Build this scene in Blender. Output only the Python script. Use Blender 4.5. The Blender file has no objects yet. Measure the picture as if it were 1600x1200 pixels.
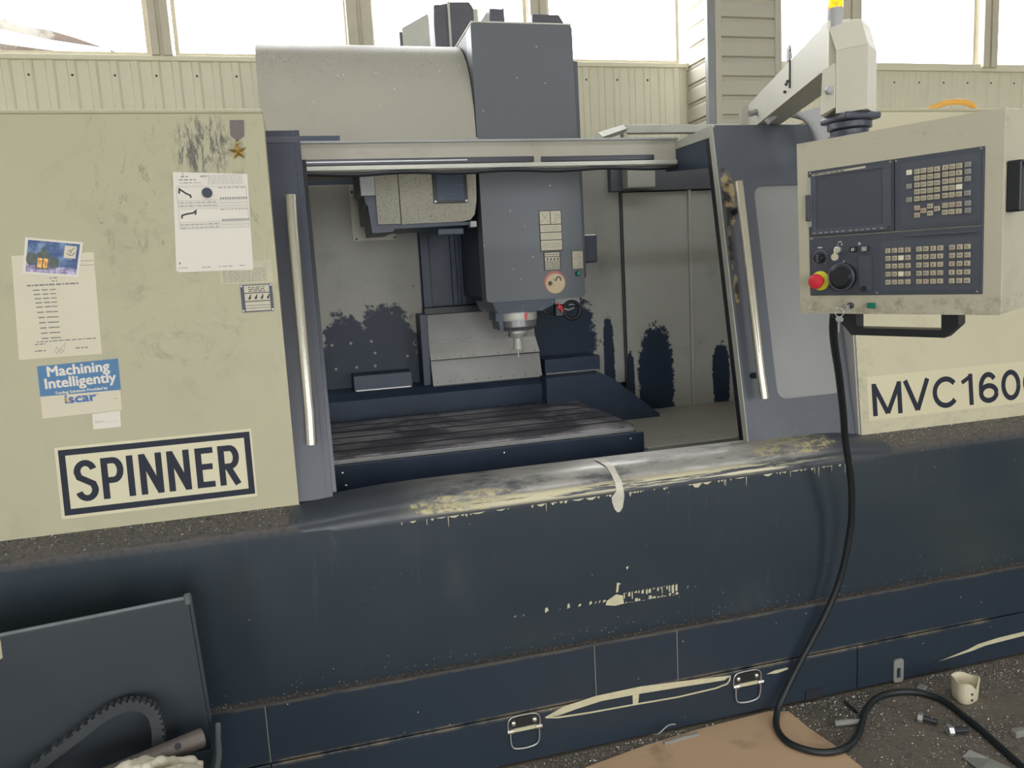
import bpy, bmesh, math, random
from mathutils import Vector, Matrix
random.seed(11)
scene = bpy.context.scene
COL = scene.collection
V = Vector

# ------------------------------------------------------------------ camera
def make_camera():
    yaw, pitch, roll = math.radians(14.36), math.radians(8.18), math.radians(-3.17)
    f = V((math.sin(yaw) * math.cos(pitch), math.cos(yaw) * math.cos(pitch), -math.sin(pitch)))
    r = V((math.cos(yaw), -math.sin(yaw), 0))
    u = r.cross(f)
    c, s = math.cos(roll), math.sin(roll)
    r2, u2 = c * r + s * u, -s * r + c * u
    cam = bpy.data.cameras.new('camera')
    cam.sensor_width = 36.0
    cam.lens = 1202.0 * 36.0 / 1600.0
    cam.clip_start = 0.05
    o = bpy.data.objects.new('camera', cam)
    COL.objects.link(o)
    M = Matrix((r2, u2, -f)).transposed().to_4x4()
    M.translation = V((0, -2.5, 1.66))
    o.matrix_world = M
    scene.camera = o
make_camera()

# ------------------------------------------------------------------ world, light, exposure
SKY = 11.0
w = bpy.data.worlds.new('overcast_sky')
scene.world = w
w.use_nodes = True
bg = w.node_tree.nodes['Background']
bg.inputs['Color'].default_value = (0.965, 0.985, 1.0, 1)
bg.inputs['Strength'].default_value = SKY
scene.view_settings.view_transform = 'Standard'
scene.view_settings.look = 'None'
scene.view_settings.gamma = 1.0
scene.view_settings.use_curve_mapping = False
scene.view_settings.exposure = 0.0

def portal(name, loc, sx, sy, rot):
    l = bpy.data.lights.new(name, 'AREA')
    l.shape = 'RECTANGLE'; l.size = sx; l.size_y = sy
    l.cycles.is_portal = True
    o = bpy.data.objects.new(name, l); COL.objects.link(o)
    o.location = loc; o.rotation_euler = rot
    return o
# daylight enters through the hall windows: portals only guide sampling
portal('window_portal_back', (2.5, 3.72, 4.45), 13.0, 2.2, (math.radians(-90), 0, 0))
portal('window_portal_front', (1.0, -7.02, 1.85), 12.0, 2.7, (math.radians(90), 0, 0))

portal('added_skylight_portal', (1.5, -2.7, 6.05), 11.0, .5, (0, 0, 0))  # guides sampling through the added, unseen skylight

# ------------------------------------------------------------------ material helpers
class NB:
    def __init__(s, name):
        s.m = bpy.data.materials.new(name); s.m.use_nodes = True
        s.t = s.m.node_tree; s.t.nodes.clear()
        s.out = s.t.nodes.new('ShaderNodeOutputMaterial')
        s.b = s.t.nodes.new('ShaderNodeBsdfPrincipled')
        s.t.links.new(s.b.outputs[0], s.out.inputs[0])
        s._co = None
    def put(s, sock, v):
        if v is None: return
        if isinstance(v, bpy.types.NodeSocket): s.t.links.new(v, sock)
        elif isinstance(v, (tuple, list)) and len(v) == 3 and sock.type == 'RGBA': sock.default_value = (*v, 1)
        else: sock.default_value = v
    def co(s):
        if s._co is None: s._co = s.t.nodes.new('ShaderNodeTexCoord').outputs['Object']
        return s._co
    def xyz(s):
        n = s.t.nodes.new('ShaderNodeSeparateXYZ'); s.put(n.inputs[0], s.co()); return n.outputs
    def math(s, op, a, b=None, c=None, clamp=False):
        n = s.t.nodes.new('ShaderNodeMath'); n.operation = op; n.use_clamp = clamp
        s.put(n.inputs[0], a); s.put(n.inputs[1], b); s.put(n.inputs[2], c); return n.outputs[0]
    def step(s, v, lo, hi):
        n = s.t.nodes.new('ShaderNodeMapRange'); n.interpolation_type = 'SMOOTHSTEP'
        s.put(n.inputs['Value'], v); n.inputs['From Min'].default_value = lo; n.inputs['From Max'].default_value = hi
        if lo > hi:
            n.inputs['From Min'].default_value = hi; n.inputs['From Max'].default_value = lo
            n.inputs['To Min'].default_value = 1; n.inputs['To Max'].default_value = 0
        return n.outputs[0]
    def mix(s, f, a, b):
        n = s.t.nodes.new('ShaderNodeMix'); n.data_type = 'RGBA'
        s.put(n.inputs[0], f); s.put(n.inputs[6], a); s.put(n.inputs[7], b); return n.outputs[2]
    def noise(s, scale, detail=4, rough=.6, st=(1, 1, 1), off=(0, 0, 0), dist=0):
        mp = s.t.nodes.new('ShaderNodeMapping'); s.put(mp.inputs[0], s.co())
        mp.inputs['Scale'].default_value = st; mp.inputs['Location'].default_value = off
        n = s.t.nodes.new('ShaderNodeTexNoise'); s.put(n.inputs['Vector'], mp.outputs[0])
        n.inputs['Scale'].default_value = scale; n.inputs['Detail'].default_value = detail
        n.inputs['Roughness'].default_value = rough; n.inputs['Distortion'].default_value = dist
        return n.outputs['Fac']
    def specks(s, scale, dens, size=.25):
        n = s.t.nodes.new('ShaderNodeTexVoronoi'); s.put(n.inputs['Vector'], s.co()); n.inputs['Scale'].default_value = scale
        sep = s.t.nodes.new('ShaderNodeSeparateColor'); s.put(sep.inputs[0], n.outputs['Color'])
        a = s.math('LESS_THAN', n.outputs['Distance'], size)
        return s.math('MULTIPLY', a, s.math('LESS_THAN', sep.outputs[0], dens))
    def ell(s, L, amp=.5, nscale=14, lo=0.0, hi=.12, st=(1, 1, 1)):
        x, y, z = s.xyz(); best = None
        for cx, cz, rx, rz in L:
            a = s.math('POWER', s.math('ABSOLUTE', s.math('DIVIDE', s.math('SUBTRACT', x, cx), rx)), 2.6)
            b = s.math('POWER', s.math('ABSOLUTE', s.math('DIVIDE', s.math('SUBTRACT', z, cz), rz)), 2.6)
            d = s.math('SUBTRACT', 1, s.math('ADD', a, b))
            best = d if best is None else s.math('MAXIMUM', best, d)
        best = s.math('MAXIMUM', best, -1.5)
        n = s.math('MULTIPLY_ADD', s.noise(nscale, 10, .82, st), amp * 4, -amp * 2)
        return s.step(s.math('ADD', best, n), lo, hi)
    def fin(s, col, rough=.5, metal=0, bump=None, bs=.1, bd=.01, spec=None, **kw):
        s.put(s.b.inputs['Base Color'], col); s.put(s.b.inputs['Roughness'], rough); s.put(s.b.inputs['Metallic'], metal)
        if spec is not None: s.b.inputs['Specular IOR Level'].default_value = spec
        for k, v in kw.items(): s.put(s.b.inputs[k.replace('_', ' ')], v)
        if bump is not None:
            n = s.t.nodes.new('ShaderNodeBump'); n.inputs['Strength'].default_value = bs; n.inputs['Distance'].default_value = bd
            s.put(n.inputs['Height'], bump); s.t.links.new(n.outputs[0], s.b.inputs['Normal'])
        return s.m

def plain(name, c, rough=.5, metal=0, var=.12, scale=6, spec=None, **kw):
    k = NB(name)
    d = tuple(max(0, v * (1 - var)) for v in c); e = tuple(v * (1 + var) for v in c)
    return k.fin(k.mix(k.noise(scale, 5), d, e), rough, metal, spec=spec, **kw)

CREAM = (.465, .432, .29)
def cream_mat(name, extra=None, grime=.35, base=CREAM, var=(.88, .9, .92)):
    k = NB(name)
    c = k.mix(k.noise(1.6, 4), base, tuple(a * b for a, b in zip(base, var)))
    g = k.math('MULTIPLY', k.step(k.noise(5, 9, .7, dist=.6), .5, .78), grime)
    c = k.mix(g, c, (.22, .19, .13))
    if extra: c = extra(k, c)
    return k.fin(c, .48, spec=.35)
def left_extra(k, c):
    s1 = k.math('MULTIPLY', k.ell([(-.275, 2.105, .09, .1)], .6, 5, -.2, .8), k.step(k.noise(22, 8, .8, (3.2, 1, .8), dist=.4), .46, .6))
    c = k.mix(k.math('MULTIPLY', s1, .85), c, (.06, .06, .07))
    s2 = k.math('MULTIPLY', k.ell([(-.17, 1.95, .09, .22), (-.45, 1.95, .22, .25), (-.1, 1.62, .04, .3)], .8, 5, -.3, .9), k.step(k.noise(9, 9, .78, (2.4, 1, .9), dist=1.2), .53, .68))
    c = k.mix(k.math('MULTIPLY', s2, .72), c, (.13, .12, .1))
    s3 = k.math('MULTIPLY', k.ell([(-.35, 1.55, .28, .18), (-.4, 1.85, .18, .12)], .8, 6, -.4, 1.0), k.step(k.noise(11, 8, .7, dist=.8), .5, .75))
    return k.mix(k.math('MULTIPLY', s3, .62), c, (.2, .18, .13))
def right_extra(k, c):
    x, y, z = k.xyz()
    s = k.math('MULTIPLY', k.step(z, 1.1, .97), k.step(k.noise(14, 8, .75, (1, 1, 2)), .45, .75))
    c = k.mix(k.math('MULTIPLY', s, .45), c, (.2, .18, .12))
    e = k.math('MULTIPLY', k.step(x, 2.16, 2.035), k.step(k.noise(16, 8, .75), .45, .7))
    return k.mix(k.math('MULTIPLY', e, .4), c, (.2, .18, .13))
def cyl_extra(k, c):
    x, y, z = k.xyz()
    sp = k.math('MULTIPLY', k.specks(55, .5, .22), k.step(z, .55, .83))
    c = k.mix(k.math('MULTIPLY', sp, .6), c, (.16, .15, .15))
    sp2 = k.math('MULTIPLY', k.specks(42, .14, .12), k.step(z, .4, .7))
    return k.mix(sp2, c, (.8, .8, .78))
M = {}
M['cream_left'] = cream_mat('cream_cabinet_paint', left_extra, .25)
M['cream_right'] = cream_mat('cream_right_cabinet_paint', right_extra, .25, (.58, .53, .37))
M['cream_shaded'] = cream_mat('shaded_cream_paint', cyl_extra, .2, (.44, .41, .34))  # same cream paint, darkened so its colour carries the shade
M['cream'] = cream_mat('cream_paint', None, .2)
M['cream_track'] = cream_mat('track_paint', None, .35, (.44, .41, .34))
M['cream_arm'] = cream_mat('arm_paint', None, .12, (.6, .57, .47))
def pend_extra(k, c):
    x, y, z = k.xyz()
    a = k.math('MULTIPLY', k.step(z, -.165, -.185), k.step(k.noise(26, 8, .78), .44, .66))
    b = k.math('MULTIPLY', k.step(z, .17, .2), k.step(k.noise(16, 8, .75, (1, 1, 1.6)), .54, .74))
    return k.mix(k.math('MULTIPLY', k.math('MAXIMUM', a, b), .55), c, (.16, .14, .1))
M['pend'] = cream_mat('pendant_paint', pend_extra, .3, (.49, .455, .345))
def drum_mat():
    k = NB('drum_paint')
    c = k.mix(k.noise(5, 5), (.33, .31, .24), (.27, .255, .2))
    return k.fin(k.mix(k.specks(150, .45, .3), c, (.1, .09, .08)), .5)
M['drum'] = drum_mat()

def navy_mat():
    k = NB('navy_apron_paint'); x, y, z = k.xyz()
    c = k.mix(k.noise(1.3, 5), (.015, .027, .043), (.026, .038, .048))
    smear = k.math('MULTIPLY', k.step(k.noise(2.2, 7, .65, (1, 1, .6)), .5, .8), .45)
    c = k.mix(smear, c, (.075, .085, .09))
    c = k.mix(k.math('MULTIPLY', k.step(k.noise(.8, 5, .6, off=(2, 0, 1)), .45, .65), .6), c, (.04, .05, .05))
    strk = k.math('MULTIPLY', k.step(k.noise(16, 8, .75, (1.6, 1, .12)), .56, .7), k.step(k.noise(1.7, 4, .6, off=(7, 0, 2)), .45, .65))
    c = k.mix(k.math('MULTIPLY', strk, .3), c, (.13, .13, .12))
    low = k.math('MULTIPLY', k.step(z, .46, .385), k.specks(75, .3, .2))
    c = k.mix(k.math('MULTIPLY', low, .8), c, (.3, .29, .26))
    dust = k.math('MULTIPLY', k.step(z, .89, .935), k.step(k.noise(60, 4, .8), .25, .6))
    c = k.mix(k.math('MULTIPLY', dust, .85), c, (.12, .1, .088))
    c = k.mix(k.math('MULTIPLY', k.specks(34, .12, .06), .8), c, (.55, .55, .5))
    return k.fin(c, k.math('MULTIPLY_ADD', k.noise(4, 4), .25, .26), bump=k.noise(1.1, 3), bs=.25, bd=.02, spec=.5)
M['navy'] = navy_mat()
def navy_low():
    k = NB('navy_base_paint'); x, y, z = k.xyz()
    c = k.mix(k.noise(2, 5), (.016, .028, .046), (.026, .038, .054))
    edge = k.math('MULTIPLY', k.step(z, .372, .386), k.step(k.noise(9, 7, .7, (1, 1, .3)), .35, .6))
    c = k.mix(k.math('MULTIPLY', edge, .8), c, (.2, .17, .13))
    e2 = k.math('MULTIPLY', k.step(z, .17, .184), k.step(k.noise(7, 7, .7, (1, 1, .3), (4, 0, 0)), .42, .6))
    e2 = k.math('MULTIPLY', e2, k.step(z, .2, .19))
    c = k.mix(k.math('MULTIPLY', e2, .75), c, (.24, .2, .14))
    c = k.mix(k.specks(40, .06, .1), c, (.5, .5, .45))
    return k.fin(c, .38, spec=.45)
M['navy_low'] = navy_low()
M['frame'] = plain('door_frame_paint', (.05, .056, .078), .38, var=.2, scale=8)
M['inner_navy'] = plain('inner_navy_paint', (.034, .052, .09), .4, var=.35, scale=7)
def speck_navy():
    k = NB('chip_spattered_navy'); c = k.mix(k.noise(6, 5), (.024, .038, .07), (.036, .052, .085))
    c = k.mix(k.math('MULTIPLY', k.specks(75, .25, .16), .7), c, (.32, .35, .4))
    return k.fin(c, .42)
M['speck_navy'] = speck_navy()
def slate_mat(name, c0, c1):
    k = NB(name); c = k.mix(k.noise(2.5, 5), c0, c1)
    c = k.mix(k.math('MULTIPLY', k.specks(30, .12, .1), .8), c, (.6, .6, .58))
    return k.fin(c, .42, spec=.4)
M['slate'] = slate_mat('slate_head_paint', (.115, .128, .145), (.13, .14, .152))
M['door'] = slate_mat('slate_door_paint', (.095, .105, .13), (.11, .117, .135))
def worn_door():
    k = NB('worn_door_paint'); x, y, z = k.xyz()
    c = k.mix(k.noise(3, 5), (.088, .096, .12), (.1, .108, .125))
    e = k.ell([(1.585, 1.9, .034, .12), (1.57, 1.72, .012, .1), (1.575, 1.55, .012, .06)], .9, 14, .2, .5)
    c = k.mix(k.math('MULTIPLY', e, .9), c, k.mix(k.step(k.noise(18, 5), .42, .58), (.42, .32, .17), (.04, .035, .04)))
    low = k.math('MULTIPLY', k.step(z, 1.2, 1.05), k.step(k.noise(30, 7, .8), .5, .7))
    c = k.mix(k.math('MULTIPLY', low, .5), c, (.16, .15, .13))
    return k.fin(c, .4, spec=.4)
M['door_worn'] = worn_door()

OIL = (.022, .036, .064)
def stained(name, base, L, amp=.5, nscale=13):
    k = NB(name)
    c = k.mix(k.noise(2.2, 6), base, tuple(v * .8 for v in base))
    c = k.mix(k.math('MULTIPLY', k.step(k.noise(4, 8, .7), .52, .75), .3), c, (.12, .12, .11))
    return k.fin(k.mix(k.ell(L, amp, nscale), c, OIL), .45, spec=.35)
GREYP = (.46, .455, .42)
M['panel_bl'] = stained('oil_stained_left_panel', (.47, .455, .41), [(.17, 1.17, .13, .33), (.4, 1.17, .17, .36), (.3, 1.0, .42, .36)], .85, 15)
M['panel_bm'] = stained('oil_stained_middle_panel', GREYP, [(1.42, 1.2, .2, .33), (1.28, 1.3, .18, .2), (1.69, 1.05, .035, .36)], .85, 22)
M['panel_br'] = stained('oil_stained_right_panel', (.48, .475, .44), [(1.985, .97, .118, .34), (1.82, .95, .025, .22), (2.42, .95, .06, .22)], .7, 26)
M['panel'] = plain('grey_panel_paint', GREYP, .45, var=.15)
M['plate_light'] = plain('lit_cover_plate', (.74, .72, .62), .45, var=.1)  # window light on the plate is put into this pale colour
def chute_mat():
    k = NB('chip_tray_paint')
    c = k.mix(k.noise(4, 7), (.36, .33, .28), (.46, .43, .37))
    return k.fin(k.mix(k.specks(40, .1, .25), c, (.06, .06, .06)), .5)
M['chute'] = chute_mat()
def table_mat():
    k = NB('worn_machine_table_steel')
    c = k.mix(k.step(k.noise(2.6, 8, .7, dist=.8), .42, .6), (.11, .105, .125), (.43, .4, .42))
    return k.fin(c, k.math('MULTIPLY_ADD', k.noise(9, 5), .25, .3), .35)
M['table'] = table_mat()
M['slot'] = plain('slot_shadow_steel', (.02, .022, .03), .5)  # near-black colour stands in for shade inside slots, holes and notches
def brushed(name, c, r=.28):
    k = NB(name); n = k.noise(60, 6, .7, (.2, 1, 1))
    return k.fin(k.mix(n, tuple(v * .75 for v in c), c), k.math('MULTIPLY_ADD', n, .25, r), 1.0)
M['chrome'] = plain('polished_handle_steel', (.75, .72, .64), .2, .85, var=.04)
M['steel'] = plain('brushed_steel', (.5, .5, .5), .35, .6, var=.15, scale=30)
M['waycover'] = plain('way_cover_steel', (.38, .375, .36), .42, .25, var=.2, scale=9)
M['nose'] = plain('spindle_nose_steel', (.2, .2, .21), .35, .4)
M['plate_bright'] = plain('lit_way_plate', (.68, .66, .62), .38, .1, var=.18, scale=14)  # way cover steel made paler to imitate light from above
M['darksteel'] = plain('dark_steel', (.06, .062, .07), .35, .7)
def sill_mat():
    k = NB('worn_sill'); x, y, z = k.xyz()
    c = k.mix(k.noise(3, 5), (.025, .035, .052), (.05, .055, .062))
    mid = k.math('MULTIPLY', k.step(x, .15, .6), k.step(x, 1.9, 1.5))
    bare = k.math('MULTIPLY', mid, k.step(k.noise(6, 8, .72, (.5, 1.5, 1.5)), .3, .55))
    bare = k.math('MULTIPLY', bare, k.step(z, .93, .95))
    c = k.mix(k.math('MULTIPLY', bare, .9), c, (.46, .44, .4))
    band = k.math('MULTIPLY', k.step(z, .9, .915), k.step(z, .95, .93))
    prim = k.math('MULTIPLY', k.math('MULTIPLY', band, mid), k.step(k.noise(5, 9, .75, (.3, 1, 8)), .44, .5))
    c = k.mix(k.math('MULTIPLY', prim, .95), c, (.62, .57, .38))
    yel = k.ell([(.44, .935, .2, .03), (1.68, .975, .2, .03)], .9, 12, .1, .5)
    yel = k.math('MULTIPLY', yel, k.step(k.noise(40, 6, .8, (.5, 1, 1)), .45, .58))
    c = k.mix(k.math('MULTIPLY', yel, .8), c, (.55, .47, .24))
    met = k.math('MULTIPLY', bare, .45)
    return k.fin(c, k.math('MULTIPLY_ADD', k.noise(20, 5), .3, .22), met)
M['sill'] = sill_mat()
M['primer'] = plain('exposed_primer', (.58, .54, .36), .6, var=.2, scale=30)
M['drip'] = plain('dried_cream_drip', (.6, .57, .48), .4, var=.15, scale=40)
M['black'] = plain('black_plastic', (.012, .014, .019), .35, var=.3)
M['rubber'] = plain('black_rubber', (.012, .016, .018), .45, var=.2, scale=30)
M['panel_dark'] = plain('control_panel_plastic', (.056, .063, .083), .42, var=.12, scale=20)
M['panel_mid'] = plain('control_panel_inlay', (.068, .076, .098), .4, var=.1, scale=20)
M['screen'] = plain('switched_off_screen', (.062, .068, .09), .16, var=.08)
M['key'] = plain('ivory_key', (.42, .37, .26), .5, var=.1, scale=60)
M['key_white'] = plain('pale_key', (.68, .64, .5), .5, var=.05)
M['key_grey'] = plain('grey_key', (.26, .26, .24), .5, var=.08)
M['key_red'] = plain('tinted_key', (.42, .32, .24), .5, var=.08)
M['ink'] = plain('printed_ink', (.03, .03, .035), .6)
M['ink_grey'] = plain('faint_ink', (.2, .2, .19), .7)
M['letter'] = plain('dark_lettering', (.02, .024, .038), .6, var=.15, spec=.25)
M['white_print'] = plain('white_print', (.6, .6, .57), .5)
M['paper'] = plain('white_paper', (.7, .66, .58), .75, var=.03)
M['paper_warm'] = plain('yellowed_paper', (.64, .585, .45), .75, var=.04)
M['film'] = plain('cream_sign_film', (.62, .57, .39), .42, var=.05)
M['blue'] = plain('blue_print', (.045, .16, .32), .45, var=.05)
M['blue_logo'] = plain('blue_logo_print', (.03, .12, .33), .45, var=.05)
M['yellow_logo'] = plain('yellow_logo_print', (.65, .4, .06), .5)
M['faded'] = plain('faded_sticker', (.5, .46, .33), .6, var=.2, scale=25)
M['gold'] = plain('gold_metal', (.75, .52, .16), .25, 1.0, var=.1)
M['ribbon'] = plain('grey_ribbon', (.17, .145, .14), .8, var=.2, scale=80)
M['magnet'] = plain('dark_magnet', (.035, .045, .075), .4)
M['red'] = plain('red_plastic', (.62, .03, .045), .35)
M['yellow'] = plain('yellow_plastic', (.62, .58, .04), .4)
M['green'] = plain('green_switch', (.0, .16, .09), .35)
M['plaque'] = plain('warning_plaque', (.52, .48, .36), .5, var=.12, scale=40)
M['warnred'] = plain('faded_red_print', (.48, .16, .12), .5)
M['warncream'] = plain('aged_sign_cream', (.6, .48, .3), .5, var=.25, scale=25)
M['grey_hose'] = plain('grey_hose_plastic', (.3, .31, .31), .45)
M['lilac'] = plain('grey_bracket_paint', (.36, .36, .36), .5)
M['motor'] = plain('motor_paint', (.1, .1, .12), .45, var=.3)
M['zinc'] = plain('zinc_plate', (.5, .5, .44), .45, .2, var=.15, scale=12)
M['orange_hose'] = plain('orange_hose', (.7, .36, .06), .45)
M['wall'] = plain('cream_wall_sheet', (.81, .775, .6), .5, var=.04, scale=3)
M['siding'] = plain('pillar_siding', (.56, .53, .44), .55, var=.06, scale=3)
M['wood'] = plain('window_post_paint', (.62, .57, .45), .6, var=.15, scale=9)
M['ceiling'] = plain('hall_ceiling_paint', (.22, .22, .22), .8)
M['hall_wall'] = plain('hall_wall_paint', (.5, .48, .4), .8)
def roof_mat():
    k = NB('weathered_roof')
    return k.fin(k.mix(k.step(k.noise(1.6, 8, .7), .45, .6), (.045, .03, .022), (.13, .12, .105)), .8)
M['roof'] = roof_mat()
def floor_mat():
    k = NB('dirty_concrete')
    c = k.mix(k.noise(1.4, 8, .65), (.075, .062, .048), (.21, .18, .14))
    c = k.mix(k.step(k.noise(22, 8, .75), .5, .72), c, (.06, .052, .042))
    c = k.mix(k.math('MULTIPLY', k.specks(110, .14, .25), .5), c, (.35, .32, .27))
    return k.fin(c, .7, bump=k.noise(35, 8, .7), bs=.5, bd=.01)
M['floor'] = floor_mat()
def cardboard_mat():
    k = NB('stained_cardboard')
    c = k.mix(k.noise(5, 6), (.5, .335, .2), (.58, .4, .25))
    c = k.mix(k.math('MULTIPLY', k.step(k.noise(4, 6, .6, off=(3, 1, 0)), .52, .7), .6), c, (.27, .165, .1))
    return k.fin(c, .8)
M['cardboard'] = cardboard_mat()
def chip_mat():
    k = NB('metal_swarf'); g = k.t.nodes.new('ShaderNodeNewGeometry')
    c = k.mix(g.outputs['Random Per Island'], (.08, .07, .058), (.7, .68, .63))
    return k.fin(c, .3, .5)
M['chips'] = chip_mat()
M['grit'] = plain('dark_swarf_grit', (.06, .052, .048), .7, var=.3, scale=40)
def rag_mat():
    k = NB('soiled_cotton'); c = k.mix(k.step(k.noise(9, 6), .45, .7), (.62, .58, .46), (.4, .35, .24))
    return k.fin(c, .9)
M['rag'] = rag_mat()
M['cart'] = plain('dark_cart_paint', (.032, .04, .05), .4, var=.25, scale=5)
M['cart_rim'] = plain('worn_cart_rim', (.14, .16, .17), .45, .2, var=.4, scale=20)
M['pipe'] = plain('rusty_pipe', (.17, .145, .13), .5, .4, var=.3, scale=18)
M['belt'] = plain('worn_belt', (.04, .046, .05), .8, var=.25, scale=40)
M['ceramic'] = plain('chipped_cream_ceramic', (.7, .64, .47), .35, var=.12, scale=20)
M['scrap'] = plain('grey_scrap', (.24, .24, .22), .6, var=.2, scale=20)
def glass_mat():
    k = NB('window_glass')
    tr = k.t.nodes.new('ShaderNodeBsdfTransparent'); gl = k.t.nodes.new('ShaderNodeBsdfGlossy'); gl.inputs['Roughness'].default_value = .02
    mx = k.t.nodes.new('ShaderNodeMixShader'); mx.inputs[0].default_value = .04
    k.t.links.new(tr.outputs[0], mx.inputs[1]); k.t.links.new(gl.outputs[0], mx.inputs[2]); k.t.links.new(mx.outputs[0], k.out.inputs[0])
    return k.m
M['glass'] = glass_mat()
def poly_mat():
    k = NB('polycarbonate_sheen')  # grey base colour imitates the bright reflection on the door pane
    tr = k.t.nodes.new('ShaderNodeBsdfTransparent'); tr.inputs[0].default_value = (.6, .62, .62, 1)
    mx = k.t.nodes.new('ShaderNodeMixShader'); mx.inputs[0].default_value = .72
    k.put(k.b.inputs['Base Color'], k.mix(k.noise(5, 6), (.34, .34, .345), (.4, .4, .39))); k.b.inputs['Roughness'].default_value = .22
    k.t.links.new(tr.outputs[0], mx.inputs[1]); k.t.links.new(k.b.outputs[0], mx.inputs[2]); k.t.links.new(mx.outputs[0], k.out.inputs[0])
    return k.m
M['poly'] = poly_mat()
def lamp_mat():
    k = NB('amber_lens'); n = k.step(k.noise(60, 4), .4, .6)
    k.put(k.b.inputs['Emission Color'], k.mix(n, (1, .25, .0), (1, .72, .0))); k.b.inputs['Emission Strength'].default_value = .9
    return k.fin((.7, .35, .02), .2)
M['amber'] = lamp_mat()

# ------------------------------------------------------------------ mesh helpers
PM = {}
def empty(name, label, cat, loc=(0, 0, 0), group=None, mat=None, kind=None):
    o = bpy.data.objects.new(name, None); COL.objects.link(o)
    o.empty_display_size = .1
    mw = mat if mat is not None else Matrix.Translation(V(loc))
    o.matrix_world = mw; PM[o.name] = mw
    tag(o, label, cat, group, kind); return o
def tag(o, label=None, cat=None, group=None, kind=None):
    if label: o['label'] = label
    if cat: o['category'] = cat
    if group: o['group'] = group
    if kind: o['kind'] = kind
    return o
def obj(name, bm, mat, parent=None, smooth=False, local=False, loc=None, angle=None):
    me = bpy.data.meshes.new(name)
    mw = PM[parent.name] if parent else (Matrix.Translation(V(loc)) if loc else Matrix.Identity(4))
    if not local: bm.transform(mw.inverted())
    if not local or True: bmesh.ops.recalc_face_normals(bm, faces=bm.faces)
    bm.to_mesh(me); bm.free()
    me.materials.append(M[mat] if isinstance(mat, str) else mat)
    if smooth:
        for p in me.polygons: p.use_smooth = True
        me.set_sharp_from_angle(angle=math.radians(angle or 40))
    o = bpy.data.objects.new(name, me); COL.objects.link(o)
    if parent: o.parent = parent
    elif loc: o.location = loc
    PM[o.name] = mw
    return o
def b_box(x0, x1, y0, y1, z0, z1, bev=0, seg=2):
    bm = bmesh.new()
    vs = [bm.verts.new((x, y, z)) for x in (x0, x1) for y in (y0, y1) for z in (z0, z1)]
    for f in ((0, 1, 3, 2), (4, 6, 7, 5), (0, 4, 5, 1), (2, 3, 7, 6), (0, 2, 6, 4), (1, 5, 7, 3)):
        bm.faces.new([vs[i] for i in f])
    if bev: bmesh.ops.bevel(bm, geom=bm.edges[:], offset=bev, segments=seg, affect='EDGES', profile=.5)
    return bm
def b_prism(poly, axis, a0, a1, bev=0):
    bm = bmesh.new()
    def P(p, a): return {'x': (a, p[0], p[1]), 'y': (p[0], a, p[1]), 'z': (p[0], p[1], a)}[axis]
    A = [bm.verts.new(P(p, a0)) for p in poly]; B = [bm.verts.new(P(p, a1)) for p in poly]
    n = len(poly)
    bm.faces.new(A); bm.faces.new(B[::-1])
    for i in range(n): bm.faces.new((A[i], B[i], B[(i + 1) % n], A[(i + 1) % n]))
    if bev: bmesh.ops.bevel(bm, geom=bm.edges[:], offset=bev, segments=2, affect='EDGES', profile=.5)
    return bm
def join(*bms):
    bm = bmesh.new()
    for b in bms:
        me = bpy.data.meshes.new('tmp'); b.to_mesh(me); b.free(); bm.from_mesh(me); bpy.data.meshes.remove(me)
    return bm
def b_lathe(prof, c, axis='z', seg=24):
    bm = bmesh.new(); rings = []
    for r, h in prof:
        ring = []
        for i in range(seg):
            a = 2 * math.pi * i / seg; p, q = r * math.cos(a), r * math.sin(a)
            d = {'z': (p, q, h), 'y': (p, h, q), 'x': (h, p, q)}[axis]
            ring.append(bm.verts.new((c[0] + d[0], c[1] + d[1], c[2] + d[2])))
        rings.append(ring)
    for a, b in zip(rings, rings[1:]):
        for i in range(seg): bm.faces.new((a[i], a[(i + 1) % seg], b[(i + 1) % seg], b[i]))
    bm.faces.new(rings[0][::-1]); bm.faces.new(rings[-1])
    return bm
def smoothpts(pts, n=6):
    P = [V(p) for p in pts]; out = []
    for i in range(len(P) - 1):
        p0, p1, p2, p3 = P[max(i - 1, 0)], P[i], P[i + 1], P[min(i + 2, len(P) - 1)]
        for k in range(n):
            t = k / n
            out.append(.5 * ((2 * p1) + (p2 - p0) * t + (2 * p0 - 5 * p1 + 4 * p2 - p3) * t * t + (3 * p1 - p0 - 3 * p2 + p3) * t ** 3))
    out.append(P[-1]); return out
def b_tube(pts, r, seg=10, sm=0, closed=False):
    P = smoothpts(pts, sm) if sm else [V(p) for p in pts]
    bm = bmesh.new(); n = len(P); rings = []; up = None
    for i in range(n):
        if closed: t = (P[(i + 1) % n] - P[i - 1]).normalized()
        else: t = (P[min(i + 1, n - 1)] - P[max(i - 1, 0)]).normalized()
        if up is None:
            up = V((0, 0, 1)) if abs(t.z) < .9 else V((1, 0, 0))
        up = (up - t * up.dot(t)).normalized(); s = t.cross(up)
        rr = r[i] if isinstance(r, list) else r
        rings.append([bm.verts.new(P[i] + rr * (math.cos(2 * math.pi * k / seg) * s + math.sin(2 * math.pi * k / seg) * up)) for k in range(seg)])
    pairs = list(zip(rings, rings[1:])) + ([(rings[-1], rings[0])] if closed else [])
    for a, b in pairs:
        for i in range(seg): bm.faces.new((a[i], a[(i + 1) % seg], b[(i + 1) % seg], b[i]))
    if not closed: bm.faces.new(rings[0][::-1]); bm.faces.new(rings[-1])
    return bm
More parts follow.
